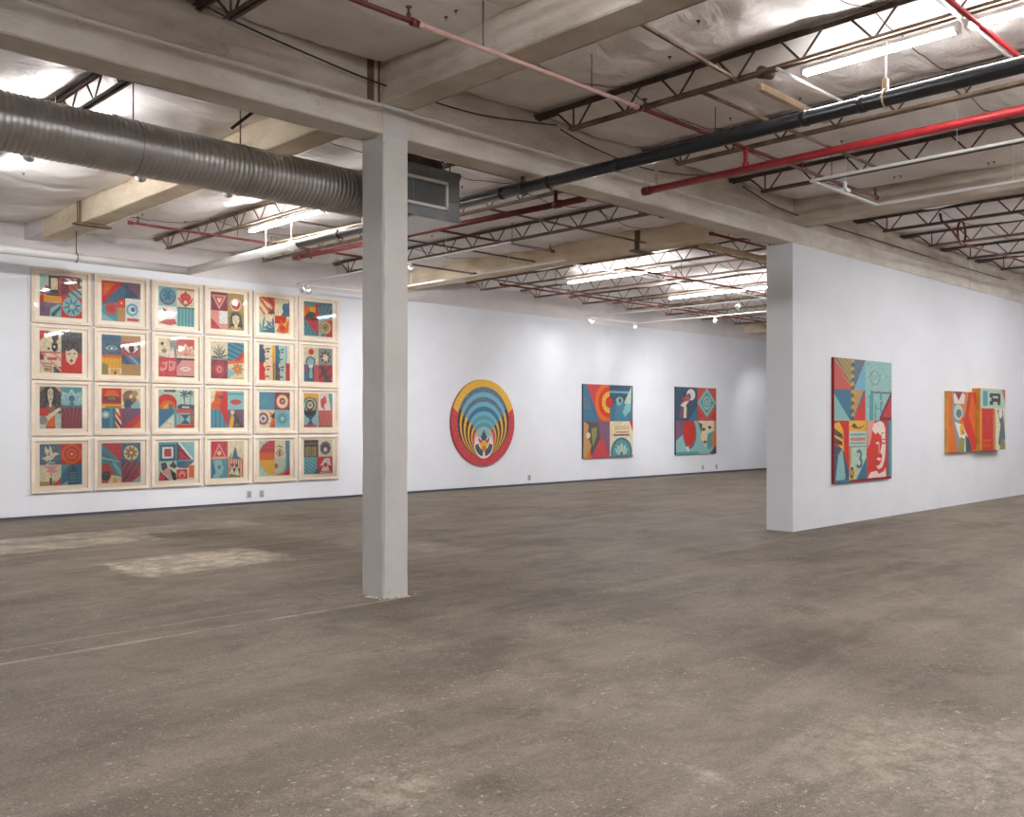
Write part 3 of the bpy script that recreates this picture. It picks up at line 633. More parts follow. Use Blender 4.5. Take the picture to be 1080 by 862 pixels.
# ---------------------------------------------------------------- wall sockets
for (x, l) in ((8.6, 'small pale socket low on the wall under the framed prints, left one'), (8.85, 'small pale socket low on the wall under the framed prints, right one'),
               (15.85, 'small grey socket near the floor right of the round painting'), (23.0, 'left of the two small sockets near the floor under the rightmost back-wall painting'),
               (23.7, 'right of the two small sockets near the floor under the rightmost back-wall painting')):
    t = thing('wall_socket', (x, WY, .2), l, 'socket')
    b = MB(); b.box(x-.045, x+.045, WY-.014, WY, .12, .25, .004); b.build('cover_plate', M['outlet'], t)
    b = MB()
    for z in (.155, .205): b.box(x-.02, x+.02, WY-.018, WY-.013, z-.012, z+.018, .003)
    b.build('outlet_face', M['galvbox'], t)
# ---------------------------------------------------------------- artworks
PAL = {'cream': (238, 222, 184), 'paper': (240, 228, 204), 'red': (214, 58, 48), 'crim': (184, 42, 50), 'orange': (230, 112, 44), 'gold': (240, 184, 66), 'teal': (92, 160, 166),
       'lteal': (146, 198, 196), 'mint': (188, 214, 196), 'blue': (66, 118, 148), 'navy': (40, 62, 84), 'slate': (72, 92, 110), 'black': (36, 30, 32), 'dark': (62, 52, 54), 'maroon': (110, 36, 48),
       'purple': (128, 92, 118), 'pink': (232, 160, 148), 'rose': (206, 92, 84), 'tan': (196, 152, 98), 'brown': (130, 86, 54), 'grey': (150, 148, 142), 'lblue': (116, 182, 208), 'white': (238, 236, 228), 'olive': (150, 146, 88),
       'pale': (246, 226, 216)}
PM = {}
def pm(c):
    if c not in PM: PM[c] = mat('ink_'+c, PAL[c], .55, two=tuple(int(v*.72+(70 if sum(PAL[c]) < 300 else 28)) for v in PAL[c]), scale=26+len(PM)*1.7, spec=.3)
    return PM[c]
def clip(poly, r):
    x0, y0, x1, y1 = r
    for ax, v, s in ((0, x0, 1), (0, x1, -1), (1, y0, 1), (1, y1, -1)):
        out = []
        for i in range(len(poly)):
            p, q = poly[i-1], poly[i]; a = (p[ax]-v)*s; b_ = (q[ax]-v)*s
            if a >= 0: 
                if b_ >= 0: out.append(q)
                else:
                    t = a/(a-b_); out.append((p[0]+(q[0]-p[0])*t, p[1]+(q[1]-p[1])*t))
            elif b_ >= 0:
                t = a/(a-b_); out.append((p[0]+(q[0]-p[0])*t, p[1]+(q[1]-p[1])*t)); out.append(q)
        poly = out
        if len(poly) < 3: return []
    return poly
class Art:
    """flat inked shapes in a unit square, later laid on the sheet or canvas"""
    def __init__(s): s.S = []; s.r = (0, 0, 1, 1)
    def q(s, n):          # choose a window: tl tr bl br or a rectangle
        s.r = {'tl': (0, .5, .5, 1), 'tr': (.5, .5, 1, 1), 'bl': (0, 0, .5, .5), 'br': (.5, 0, 1, .5), 'all': (0, 0, 1, 1), 'l': (0, 0, .5, 1), 'rt': (.5, 0, 1, 1)}.get(n, n); return s
    def w(s, p): x0, y0, x1, y1 = s.r; return (x0+p[0]*(x1-x0), y0+p[1]*(y1-y0))
    def p(s, pts, c):
        k = clip([s.w(p) for p in pts], s.r)
        if k: s.S.append((k, c))
        return s
    def bg(s, c): return s.p([(0, 0), (1, 0), (1, 1), (0, 1)], c)
    def box(s, x0, y0, x1, y1, c): return s.p([(x0, y0), (x1, y0), (x1, y1), (x0, y1)], c)
    def circ(s, x, y, r, c, n=30, ry=None): return s.p([(x+r*math.cos(i*2*math.pi/n), y+(ry or r)*math.sin(i*2*math.pi/n)) for i in range(n)], c)
    def rings(s, x, y, rs, cs):
        for r, c in zip(rs, cs): s.circ(x, y, r, c)
        return s
    def rays(s, x, y, n, c, a0=0, a1=2*math.pi, R_=2, k=.5):
        st = (a1-a0)/n
        for i in range(n):
            a = a0+i*st; s.p([(x, y), (x+R_*math.cos(a), y+R_*math.sin(a)), (x+R_*math.cos(a+st*k), y+R_*math.sin(a+st*k))], c)
        return s
    def stripes(s, ang, n, c, k=.5, x0=-1, x1=2):
        ca_, sa_ = math.cos(ang), math.sin(ang); st = (x1-x0)/n
        for i in range(n):
            d = x0+i*st; e = d+st*k
            s.p([(.5+ca_*(d-.5)-sa_*-2, .5+sa_*(d-.5)+ca_*-2), (.5+ca_*(e-.5)-sa_*-2, .5+sa_*(e-.5)+ca_*-2), (.5+ca_*(e-.5)-sa_*2, .5+sa_*(e-.5)+ca_*2), (.5+ca_*(d-.5)-sa_*2, .5+sa_*(d-.5)+ca_*2)], c)
        return s
    def petals(s, x, y, r, n, c, a0=0, wd=.32, inner=0.):
        for i in range(n):
            a = a0+i*2*math.pi/n; u = (math.cos(a), math.sin(a)); v = (-u[1], u[0]); pts = []
            for k in range(13):
                t = k/12; h = math.sin(math.pi*t)**.8*wd*r; pts.append((x+u[0]*(inner+r*t)+v[0]*h, y+u[1]*(inner+r*t)+v[1]*h))
            for k in range(11, 0, -1):
                t = k/12; h = -math.sin(math.pi*t)**.8*wd*r; pts.append((x+u[0]*(inner+r*t)+v[0]*h, y+u[1]*(inner+r*t)+v[1]*h))
            s.p(pts, c)
        return s
    def lotus(s, x, y, r, c, c2, c3):
        for a in (150, 30, 125, 55, 90):
            A = math.radians(a); u = (math.cos(A), math.sin(A)); v = (-u[1], u[0]); pts = []
            for cc, k in ((c2, 1.0), (c, .82)):
                pts = [(x+u[0]*r*k*t+v[0]*math.sin(math.pi*t)*.24*r*k, y+u[1]*r*k*t+v[1]*math.sin(math.pi*t)*.24*r*k) for t in [i/10 for i in range(11)]]
                pts += [(x+u[0]*r*k*t-v[0]*math.sin(math.pi*t)*.24*r*k, y+u[1]*r*k*t-v[1]*math.sin(math.pi*t)*.24*r*k) for t in [i/10 for i in range(9, 0, -1)]]
                s.p(pts, cc)
        return s.circ(x, y+.05*r, .14*r, c3)
    def eye(s, x, y, r, lid, white, iris, pupil):
        def lens(k, c):
            n = 14; s.p([(x-r*k+2*r*k*i/n, y+.48*r*k*math.sin(math.pi*i/n)) for i in range(n+1)]+[(x+r*k-2*r*k*i/n, y-.42*r*k*math.sin(math.pi*i/n)) for i in range(1, n)], c)
        lens(1.25, lid); lens(1, white); s.circ(x, y, .4*r, iris); s.circ(x, y, .2*r, pupil); return s
    def lips(s, x, y, r, c, c2):
        s.p([(x-r, y), (x-.45*r, y+.3*r), (x-.12*r, y+.36*r), (x, y+.26*r), (x+.12*r, y+.36*r), (x+.45*r, y+.3*r), (x+r, y), (x+.5*r, y-.34*r), (x, y-.44*r), (x-.5*r, y-.34*r)], c)
        return s.p([(x-.7*r, y+.0*r), (x, y+.09*r), (x+.7*r, y), (x, y-.09*r)], c2)
    def bust(s, x, y, k, hair, skin, line, shirt):      # plain frontal portrait
        s.p([(x-.62*k, y-1.2*k), (x-.5*k, y-.55*k), (x-.16*k, y-.4*k), (x+.16*k, y-.4*k), (x+.5*k, y-.55*k), (x+.62*k, y-1.2*k)], shirt)
        s.circ(x, y+.05*k, .42*k, hair, ry=.52*k); s.p([(x-.42*k, y), (x-.5*k, y-.6*k), (x-.2*k, y-.35*k), (x+.2*k, y-.35*k), (x+.5*k, y-.6*k), (x+.42*k, y)], hair)
        s.p([(x-.1*k, y-.55*k), (x-.12*k, y-.2*k), (x+.12*k, y-.2*k), (x+.1*k, y-.55*k)], skin)
        s.p([(x-.24*k, y+.22*k), (x-.26*k, y), (x-.19*k, y-.24*k), (x-.06*k, y-.36*k), (x+.06*k, y-.36*k), (x+.19*k, y-.24*k), (x+.26*k, y), (x+.24*k, y+.22*k), (x+.05*k, y+.34*k)], skin)
        for e in (-1, 1):
            s.box(x+e*.13*k-.06*k, y+.03*k, x+e*.13*k+.06*k, y+.065*k, line); s.box(x+e*.13*k-.08*k, y+.12*k, x+e*.13*k+.08*k, y+.145*k, line)
        s.p([(x-.01*k, y+.05*k), (x+.05*k, y-.1*k), (x-.02*k, y-.1*k)], line)
        return s.lips(x, y-.2*k, .09*k, line, skin)
    def profile(s, x, y, k, c, flip=1):                  # side view head outline
        pts = [(0, .5), (.2, .46), (.3, .3), (.29, .16), (.34, .1), (.42, -.04), (.33, -.08), (.35, -.15), (.31, -.19), (.34, -.25), (.28, -.29), (.29, -.38), (.12, -.4), (.1, -.6), (-.3, -.6), (-.26, -.3), (-.36, -.05), (-.36, .25), (-.22, .44)]
        return s.p([(x+flip*a*k, y+b_*k) for a, b_ in pts], c)
    def halfface(s, light, dark, flip=1):
        X = (lambda v: v) if flip > 0 else (lambda v: 1-v)
        s.bg(dark)
        s.p([(X(.35), 1), (X(.30), .8), (X(.42), .72), (X(.5), .55), (X(.36), .45), (X(.48), .38), (X(.42), .3), (X(.5), .2), (X(.42), .08), (X(.5), 0), (X(1), 0), (X(1), 1)], light)
        s.p([(X(.45), .78), (X(.85), .84), (X(.88), .76), (X(.5), .72)], dark); s.circ(X(.68), .62, .11, dark, ry=.06)
        return s.lips(X(.62), .22, .16, dark, light)
    def dove(s, x, y, k, c, d):
        s.p([(x-.42*k, y-.2*k), (x-.2*k, y-.3*k), (x+.1*k, y-.28*k), (x+.26*k, y-.08*k), (x+.46*k, y+.02*k), (x+.26*k, y+.1*k), (x+.14*k, y+.04*k), (x+.08*k, y+.3*k), (x-.02*k, y+.46*k), (x-.06*k, y+.2*k), (x-.24*k, y+.42*k), (x-.26*k, y+.1*k), (x-.14*k, y-.08*k)], c)
        return s.p([(x-.14*k, y-.08*k), (x-.02*k, y+.2*k), (x+.02*k, y-.05*k)], d)
    def lettering(s, x0, y0, x1, y1, rows, c, seed=1):
        rr = random.Random(seed); h = (y1-y0)/rows
        for i in range(rows):
            x = x0
            while x < x1-.02:
                w_ = (x1-x0)*(.06+.09*rr.random()); s.box(x, y0+i*h+h*.2, min(x+w_*.7, x1), y0+i*h+h*.75, c); x += w_
        return s
    def star(s, x, y, r, c, n=5, k=.42, a0=math.pi/2):
        return s.p([(x+(r if i % 2 == 0 else r*k)*math.cos(a0+i*math.pi/n), y+(r if i % 2 == 0 else r*k)*math.sin(a0+i*math.pi/n)) for i in range(2*n)], c)
    def mandala(s, x, y, r, c1, c2, c3):
        s.circ(x, y, r, c1); s.petals(x, y, r*.9, 10, c2, .1, .2); s.circ(x, y, r*.42, c1); s.petals(x, y, r*.4, 6, c3, 0, .3); return s.circ(x, y, r*.12, c2)
    def mesh(s, name, x0, y, z0, wx, hz, parent, lay=.00016, order=1):
        """x to the right, z up, facing -Y; every ink layer a hair in front of the one below"""
        b = MB(); cols = []; lay = min(lay, .007/len(s.S))
        for i, (poly, c) in enumerate(s.S):
            if c not in cols: cols.append(c)
            vs_ = [b.bm.verts.new((x0+px*wx, y-lay*(i+1), z0+pz*hz)) for px, pz in poly]
            try: f = b.bm.faces.new(vs_); f.material_index = cols.index(c)
            except ValueError: continue
        me = bpy.data.meshes.new(name)
        for f in b.bm.faces:
            f.normal_update()
            if f.normal.y > 0: f.normal_flip()
        b.bm.to_mesh(me); b.bm.free()
        for c in cols: me.materials.append(pm(c))
        o = bpy.data.objects.new(name, me); col.objects.link(o); o.parent = parent; me.transform(Matrix.Translation(-parent_world(parent)))
        return o
pi = math.pi
def prints():
    P = []
    def A(label): a = Art(); P.append((label, a)); return a
    a = A('framed print with yellow banner, striped blue ribbon and teal globe, top left corner of the grid')
    a.q('tl').bg('mint').box(.42, .12, .95, .95, 'black').box(.52, .3, .84, .86, 'cream').p([(0, .2), (.3, .5), (.45, .4), (.3, .05), (.1, 0)], 'rose').circ(.2, .3, .1, 'white').box(.3, 0, 1, .14, 'dark').box(.88, 0, 1, 1, 'crim')
    a.q('tr').bg('red').box(.75, .3, 1, 1, 'cream').box(.8, .45, .9, .9, 'black').profile(.5, .6, .9, 'orange', -1).box(0, .75, .7, .9, 'pale').p([(.2, 0), (.5, .3), (1, .4), (1, 0)], 'lteal').stripes(.9, 12, 'slate', .4, 0, 3).p([(0, 0), (.4, .3), (.3, .8), (0, .9)], 'maroon')
    a.q('bl').bg('purple').box(0, .68, 1, 1, 'gold').box(0, .68, .2, 1, 'red').lettering(.25, .72, .95, .96, 2, 'orange').p([(.45, 0), (.5, .4), (.85, .62), (1, .6), (1, 0)], 'lteal').p([(.5, .1), (.95, .55), (1, .45), (.65, 0)], 'navy')
    a.q('br').bg('red').circ(.52, .55, .47, 'lteal').petals(.52, .55, .46, 8, 'slate', .2, .1).rings(.52, .55, (.2, .12), ('teal', 'mint'))
    a = A('framed print of red and blue triangles around a small red square, top row second from left')
    a.q('all').bg('teal').p([(0, 1), (.6, 1), (0, .4)], 'red').p([(.05, .95), (.35, .95), (.05, .6)], 'orange').p([(.6, 1), (1, 1), (1, .6), (.6, .6)], 'purple').p([(.6, .95), (1, .6), (.6, .6)], 'navy').p([(0, .4), (.6, 1), (.6, .5), (.1, .42)], 'blue')
    a.circ(.25, .32, .16, 'rose').circ(.25, .32, .09, 'crim').p([(0, .2), (.35, 0), (0, 0)], 'lteal').box(.4, 0, .6, .36, 'tan').box(.6, 0, 1, .6, 'white').circ(.78, .32, .16, 'lblue').circ(.78, .32, .1, 'white').circ(.8, .33, .06, 'blue').box(.65, .03, .95, .1, 'rose').box(.4, .36, .6, .58, 'red').rings(.5, .47, (.08, .05, .025), ('orange', 'red', 'cream'))
    a = A('framed print with a teal disc and a red blossom over pale teal, top row third from left')
    a.q('tl').bg('lteal').circ(.5, .5, .45, 'purple').circ(.5, .55, .38, 'teal').petals(.5, .55, .3, 6, 'blue', 0, .2)
    a.q('tr').bg('tan').box(0, 0, 1, .88, 'cream').lotus(.5, .25, .62, 'red', 'pale', 'cream').petals(.5, .62, .25, 5, 'rose', .3).p([(.1, .3), (.5, 0), (.9, .3), (.5, .18)], 'brown')
    a.q('bl').bg('white').circ(.55, .55, .42, 'pale').p([(0, .1), (.6, 0), (1, .1), (.9, .35), (.4, .3)], 'rose').circ(.6, .6, .2, 'cream').p([(.2, .9), (.45, .8), (.3, .65)], 'maroon').box(.75, .5, .9, .75, 'purple')
    a.q('br').bg('teal').stripes(0, 16, 'lteal', .35, 0, 3).box(0, .92, 1, 1, 'slate')
    a = A('framed print with a downward crimson triangle and a red rose disc, top row fourth from left')
    a.q('tl').bg('maroon').p([(.02, .85), (.95, .85), (.5, .05)], 'pink').p([(.2, .76), (.78, .76), (.5, .22)], 'rose').p([(.35, .68), (.65, .68), (.5, .4)], 'cream')
    a.q('tr').bg('tan').circ(.5, .4, .34, 'cream').circ(.5, .4, .28, 'rose').petals(.5, .4, .24, 6, 'crim').circ(.52, .38, .08, 'pale')
    a.q('bl').bg('pink').p([(0, 0), (.6, 0), (0, .6)], 'crim').box(.5, .3, 1, 1, 'white')
    a.q('br').bg('olive').bust(.5, .55, .85, 'dark', 'cream', 'olive', 'tan')
    a = A('framed print with flames, a leaning blue figure and blue leaves, top row fifth from left')
    a.q('tl').bg('cream').p([(.1, 1), (1, 1), (1, 0), (.6, .3)], 'red').stripes(.7, 9, 'orange', .4, -1, 2).p([(.2, .9), (.7, .6), (.9, .3), (.5, .45)], 'cream').p([(.5, .05), (.95, .45), (.95, .1)], 'navy')
    a.q('tr').bg('cream').p([(.4, 0), (.95, .9), (1, 0)], 'slate').profile(.72, .45, .6, 'blue')
    a.q('bl').bg('cream').petals(.2, .1, .9, 9, 'teal', 0, .08).petals(.9, .2, .7, 9, 'slate', .2, .1).p([(0, 0), (1, 0), (1, .35)], 'blue')
    a.q('br').bg('cream').box(0, .55, .75, 1, 'red').p([(.1, .1), (.4, .8), (.6, .4), (.95, .85), (.9, .1), (.5, 0)], 'orange').circ(.5, .3, .18, 'red').p([(.55, .5), (.9, .95), (.7, .35)], 'gold')
    a = A('framed print with orange bands, a red triangle and a gold medallion, top right corner of the grid')
    a.q('tl').bg('orange').box(0, .75, 1, 1, 'teal').p([(0, 0), (.5, .6), (1, 0)], 'dark').box(.4, .4, .8, .7, 'gold').box(.8, .1, 1, .9, 'red')
    a.q('tr').bg('teal').rays(.2, -.1, 10, 'slate', 0, pi).box(0, 0, 1, .1, 'lteal')
    a.q('bl').bg('slate').stripes(.5, 14, 'teal', .5).p([(0, 1), (1, 1), (1, .05)], 'crim').box(0, .92, 1, 1, 'maroon')
    a.q('br').bg('lteal').box(.5, 0, 1, 1, 'red').circ(.5, .55, .42, 'tan').circ(.5, .55, .33, 'cream').mandala(.5, .55, .26, 'olive', 'tan', 'maroon').p([(.1, 0), (.5, .3), (.4, 0)], 'slate')
    a = A('framed print with a black silhouette beside a cream face on red, second row leftmost')
    a.q('tl').bg('cream').p([(0, 1), (.5, 1), (0, .5)], 'red').circ(.72, .72, .16, 'black', ry=.2).box(.63, .35, .78, .6, 'black').circ(.7, .25, .15, 'black', ry=.24).circ(.68, .25, .06, 'cream').circ(.42, .15, .06, 'black')
    a.q('bl').bg('cream').box(0, .6, .2, 1, 'maroon').box(.65, 0, 1, .3, 'dark').stripes(.8, 8, 'pink', .3).p([(.2, 0), (.3, .8), (.6, .95), (.5, .3)], 'cream').box(.35, .6, .8, .75, 'rose').circ(.3, .15, .1, 'tan').box(0, .94, .95, 1, 'crim').lettering(.2, .1, .6, .5, 3, 'brown', 4)
    a.q('rt').bg('dark').box(0, 0, 1, .5, 'red').stripes(0, 20, 'slate', .2).circ(.5, .62, .36, 'dark', ry=.22).box(0, 0, 1, .38, 'red').p([(.2, .5), (.24, .3), (.45, .2), (.62, .24), (.78, .42), (.76, .62), (.5, .7), (.28, .64)], 'cream').p([(.2, .6), (.5, .8), (.82, .6), (.8, .52), (.55, .6), (.3, .52)], 'dark').box(.3, .46, .46, .485, 'dark').box(.56, .47, .7, .495, 'dark').lips(.48, .31, .1, 'red', 'dark')
    a = A('framed print with slate and dark eyes over yellow and blue stripes, second row second from left')
    a.q('tl').bg('slate').box(0, .75, 1, .9, 'blue').eye(.5, .32, .36, 'navy', 'lteal', 'slate', 'white')
    a.q((.5, .28, 1, 1)).bg('rose').box(0, .8, 1, 1, 'tan').eye(.52, .55, .38, 'dark', 'white', 'maroon', 'black').p([(0, 0), (1, 0), (1, .35), (.5, .2), (0, .4)], 'slate').p([(.1, .35), (.5, 0), (.3, 0), (0, .2)], 'navy').p([(.5, .3), (1, 0), (.8, 0), (.35, .28)], 'lblue').p([(.8, .3), (1, .2), (1, .1)], 'navy')
    a.q('bl').bg('gold').p([(0, 0), (.3, 0), (.3, .5), (0, .6)], 'olive').box(0, .85, 1, 1, 'orange').box(.35, .05, 1, .35, 'cream').box(.45, .1, .9, .3, 'gold').circ(.68, .1, .08, 'dark').stripes(0, 16, 'orange', .12)
    a.q((.5, 0, 1, .28)).bg('tan')
    a = A('framed print in pale red tones with a grey face and lips, second row third from left')
    a.q('tl').bg('grey').p([(0, 1), (0, .1), (.5, 0), (.7, .3), (.55, 1)], 'cream').circ(.2, .72, .09, 'dark').circ(.32, .35, .12, 'grey').lips(.3, .35, .16, 'olive', 'dark').p([(.55, 0), (.9, 0), (.8, .6)], 'pale')
    a.q('tr').bg('rose').lotus(.5, .1, .7, 'pink', 'cream', 'rose').box(0, 0, 1, .14, 'cream')
    a.q('bl').bg('crim').p([(.05, .35), (.2, .75), (.5, .8), (.45, .4), (.2, .25)], 'pink').circ(.25, .55, .12, 'rose').p([(.55, .3), (.55, .85), (.95, .8), (.9, .4), (.7, .3)], 'pink').box(.62, .55, .75, .7, 'crim').box(.1, .15, .85, .22, 'rose')
    a.q('br').bg('pink').box(0, .9, 1, 1, 'black').box(0, 0, 1, .07, 'black').lips(.5, .45, .33, 'pale', 'rose').p([(0, .9), (.3, .9), (0, .55)], 'purple')
    a = A('framed print with a black plant on cream and a dark red ring, second row fourth from left')
    a.q('tl').bg('cream').petals(.55, .15, .6, 9, 'black', .3, .07).petals(.5, .5, .35, 7, 'grey', 0, .12).box(0, 0, 1, .12, 'grey')
    a.q('tr').bg('blue').stripes(1.2, 12, 'teal', .4).p([(1, .55), (1, 0), (.4, 0)], 'red').p([(1, .3), (1, 0), (.7, 0)], 'orange')
    a.q('bl').bg('maroon').rings(.5, .5, (.42, .36, .28, .16, .08), ('crim', 'maroon', 'rose', 'pink', 'crim'))
    a.q('br').bg('cream').p([(.0, 1), (1, 1), (1, .9), (0, .8)], 'orange').petals(.6, .55, .38, 8, 'tan', 0, .25).circ(.6, .55, .16, 'orange').circ(.6, .55, .07, 'gold').p([(0, 0), (.5, .3), (0, .6)], 'lteal').p([(0, 0), (1, 0), (1, .12)], 'gold')
    a = A('framed print of four half faces in dark, blue and red, second row fifth from left')
    a.q((0, .5, .42, 1)).halfface('cream', 'navy'); a.q((.52, .5, .86, 1)).halfface('mint', 'blue'); a.q((0, 0, .42, .5)).halfface('cream', 'red'); a.q((.52, 0, .86, .5)).halfface('mint', 'dark')
    a.q('all').box(.42, 0, .52, 1, 'gold').box(.45, 0, .49, .5, 'blue').box(.86, 0, 1, .5, 'red').box(.86, .5, 1, 1, 'paper').box(.86, .5, .9, 1, 'lblue')
    a = A('framed print with a blue keyhole shape and a dark lotus, second row rightmost')
    a.q('tl').bg('cream').petals(.5, .75, .22, 7, 'red', 0, .3).box(.2, 0, .8, .4, 'lteal').circ(.45, .15, .33, 'navy').circ(.45, .15, .25, 'lteal')
    a.q('bl').bg('purple').box(0, 0, 1, .5, 'blue').p([(.25, .1), (.3, 1), (.65, 1), (.7, .1), (.48, 0)], 'navy').p([(.35, .2), (.4, 1), (.55, 1), (.6, .2)], 'lteal').circ(.47, .95, .16, 'white').box(.7, 0, 1, 1, 'rose')
    a.q('tr').bg('grey').petals(.5, .5, .42, 8, 'dark', 0, .2).petals(.5, .45, .25, 6, 'cream', .2, .3)
    a.q('br').bg('red').stripes(-.9, 7, 'maroon', .5).p([(.1, .9), (.4, .9), (.9, 0), (.5, 0)], 'dark')
    a = A('framed print with a long-haired woman, orange guitar shape and teal lotus, third row leftmost')
    a.q('l').bg('dark').p([(0, 1), (.3, 1), (0, .85)], 'olive').p([(.7, 1), (1, 1), (1, .85)], 'pink').bust(.5, .8, .52, 'black', 'cream', 'dark', 'brown').box(0, 0, 1, .36, 'mint').p([(0, .3), (0, .5), (.42, .46), (.4, .3)], 'red').p([(.3, 0), (.3, .1), (.7, .4), (.72, 0)], 'orange').circ(.16, .2, .2, 'grey', ry=.1).p([(.3, .28), (.92, .52), (1, .45), (.4, .2)], 'cream').box(.3, 0, .72, .05, 'red')
    a.q('tr').bg('teal').lotus(.5, .15, .78, 'lteal', 'mint', 'slate').circ(.5, .45, .15, 'blue').box(0, 0, 1, .1, 'slate')
    a.q('br').bg('purple').box(0, 0, 1, 1, 'maroon').rays(.5, -.3, 15, 'rose', .3, pi-.3, 2, .18)
    a = A('framed print with an orange sunset, a dark head and purple field, third row second from left')
    a.q('tl').bg('red').p([(.15, .6), (.3, .9), (.7, .9), (.9, .6)], 'orange').box(0, .3, 1, .58, 'maroon').eye(.5, .48, .22, 'dark', 'olive', 'dark', 'tan').box(0, 0, 1, .2, 'gold').box(.2, 0, 1, .12, 'olive')
    a.q('tr').bg('cream').profile(.42, .45, .95, 'brown').p([(.1, .1), (.3, .5), (.6, .3), (.5, 0)], 'navy').circ(.7, .75, .16, 'tan').p([(.5, .15), (.9, .45), (1, 0), (.5, 0)], 'lteal').circ(.5, .6, .1, 'cream')
    a.q('bl').bg('blue').circ(.2, .68, .2, 'lteal').circ(.2, .68, .1, 'white').box(.4, 0, .55, 1, 'teal').box(.68, 0, 1, 1, 'red').p([(.68, .6), (1, .15), (1, .32), (.68, .76)], 'cream').p([(.68, .42), (1, 0), (1, .12), (.68, .54)], 'black').p([(.68, .25), (.85, 0), (.95, 0), (.68, .38)], 'cream').p([(.68, 1), (.85, 1), (.95, .6), (.75, .8)], 'cream')
    a.q('br').bg('purple').p([(0, 0), (1, .75), (1, 0)], 'red').p([(.45, 0), (1, .5), (1, 0)], 'orange').p([(.2, 0), (.55, 0), (1, .4), (1, .52)], 'crim')
    a = A('framed print with an orange sun, dark palms and an hourglass, third row third from left')
    a.q('tl').bg('mint').box(.3, .88, .95, 1, 'dark').circ(.45, .15, .62, 'red').circ(.5, .0, .45, 'orange').circ(.55, -.1, .35, 'gold').box(.55, 0, .8, .25, 'slate')
    a.q('tr').bg('mint').box(.4, .2, .46, .8, 'slate').petals(.43, .8, .3, 7, 'navy', .1, .14).box(.75, .2, .79, .9, 'slate').petals(.77, .85, .2, 7, 'dark', .3, .14).p([(0, .12), (.2, .26), (1, .22), (1, 0), (.1, 0)], 'navy').box(.3, .05, .7, .13, 'cream')
    a.q('bl').bg('blue').p([(0, 0), (1, .9), (1, 0)], 'mint').p([(.2, .05), (.85, .65), (.85, .05)], 'cream').box(.85, 0, 1, 1, 'teal')
    a.q('br').bg('lteal').box(.75, 0, 1, 1, 'brown').box(0, .78, .85, 1, 'rose').p([(.2, .7), (.75, .7), (.5, .45), (.75, .2), (.2, .2), (.45, .45)], 'navy').box(0, 0, 1, .18, 'red').box(.12, .2, .18, .75, 'orange')
    a = A('framed print with an orange half face, pale lips and a yellow figure, third row fourth from left')
    a.q('tl').halfface('orange', 'crim', -1).p([(0, 1), (.3, 1), (.2, .5), (0, .3)], 'cream').p([(.5, 0), (1, .9), (1, 0)], 'red').p([(.4, .65), (.7, .78), (.75, .6)], 'dark')
    a.q('tr').bg('lteal').lips(.5, .42, .4, 'rose', 'crim').box(0, .8, 1, .9, 'teal')
    a.q('bl').bg('teal').stripes(0, 12, 'blue', .3, 0, 3).p([(.55, 1), (1, 1), (1, 0)], 'red')
    a.q('br').bg('purple').p([(.1, 0), (.4, 1), (1, 0)], 'dark').p([(.05, .0), (.25, .85), (.4, .5), (.3, 0)], 'gold').circ(.3, .85, .12, 'cream').box(.35, .1, .7, .2, 'brown')
    a = A('framed print with a cream medallion on dark red and a blue target, third row fifth from left')
    a.q('tl').bg('blue').rays(1, 1, 12, 'lblue', pi, 1.5*pi, 2, .4).p([(0, .3), (.5, .8), (.6, .2)], 'teal')
    a.q('tr').bg('maroon').circ(.5, .48, .44, 'red').circ(.5, .48, .38, 'cream').circ(.5, .5, .2, 'orange').mandala(.5, .5, .2, 'rose', 'maroon', 'cream')
    a.q('bl').bg('cream').circ(.25, .5, .34, 'navy').rings(.25, .5, (.28, .2, .12, .06), ('rose', 'white', 'teal', 'navy')).p([(.6, 1), (1, .6), (1, 0), (.65, 0), (.8, .5)], 'orange').p([(.7, .6), (1, .9), (1, .5)], 'black').p([(.75, 0), (1, .3), (1, 0)], 'red')
    a.q('br').bg('lteal').petals(.5, .5, .45, 12, 'teal', 0, .12).circ(.5, .5, .12, 'mint')
    a = A('framed print with a ringed dark disc on orange and a dusty red field, third row rightmost')
    a.q('tl').bg('tan').box(0, .7, 1, 1, 'gold').rings(.42, .3, (.46, .4, .32, .2, .12), ('black', 'mint', 'dark', 'cream', 'olive'))
    a.q('tr').bg('pale').p([(.7, 1), (1, 1), (1, 0), (.9, 0)], 'teal').p([(.15, .6), (.5, .9), (.6, .5), (.4, .3), (.5, 0), (.2, .2)], 'rose')
    a.q('bl').bg('lteal').circ(.42, .98, .44, 'black').p([(.2, .7), (.7, .7), (.5, .4), (.7, .15), (.2, .15), (.42, .4)], 'navy').box(0, 0, .85, .16, 'crim')
    a.q('br').bg('rose').stripes(.2, 18, 'pink', .2).box(0, 0, 1, .1, 'brown')
    a = A('framed print with a cream dove beside an orange target, bottom left corner of the grid')
    a.q('tl').bg('dark').box(0, 0, 1, 1, 'slate').dove(.48, .5, .95, 'cream', 'grey').petals(.45, .1, .3, 5, 'mint', 0, .12)
    a.q('tr').bg('red').rings(.5, .5, (.48, .36, .26, .15, .06), ('orange', 'red', 'orange', 'red', 'cream'))
    a.q('bl').bg('cream').box(0, 0, 1, .2, 'tan').p([(.2, .95), (.9, .95), (.7, .8), (.85, .65), (.6, .6), (.55, .35), (.5, .6), (.3, .65), (.4, .8)], 'pink').box(.47, .05, .57, .3, 'dark').circ(.52, .34, .05, 'dark').p([(.6, 0), (1, .4), (1, 0)], 'rose')
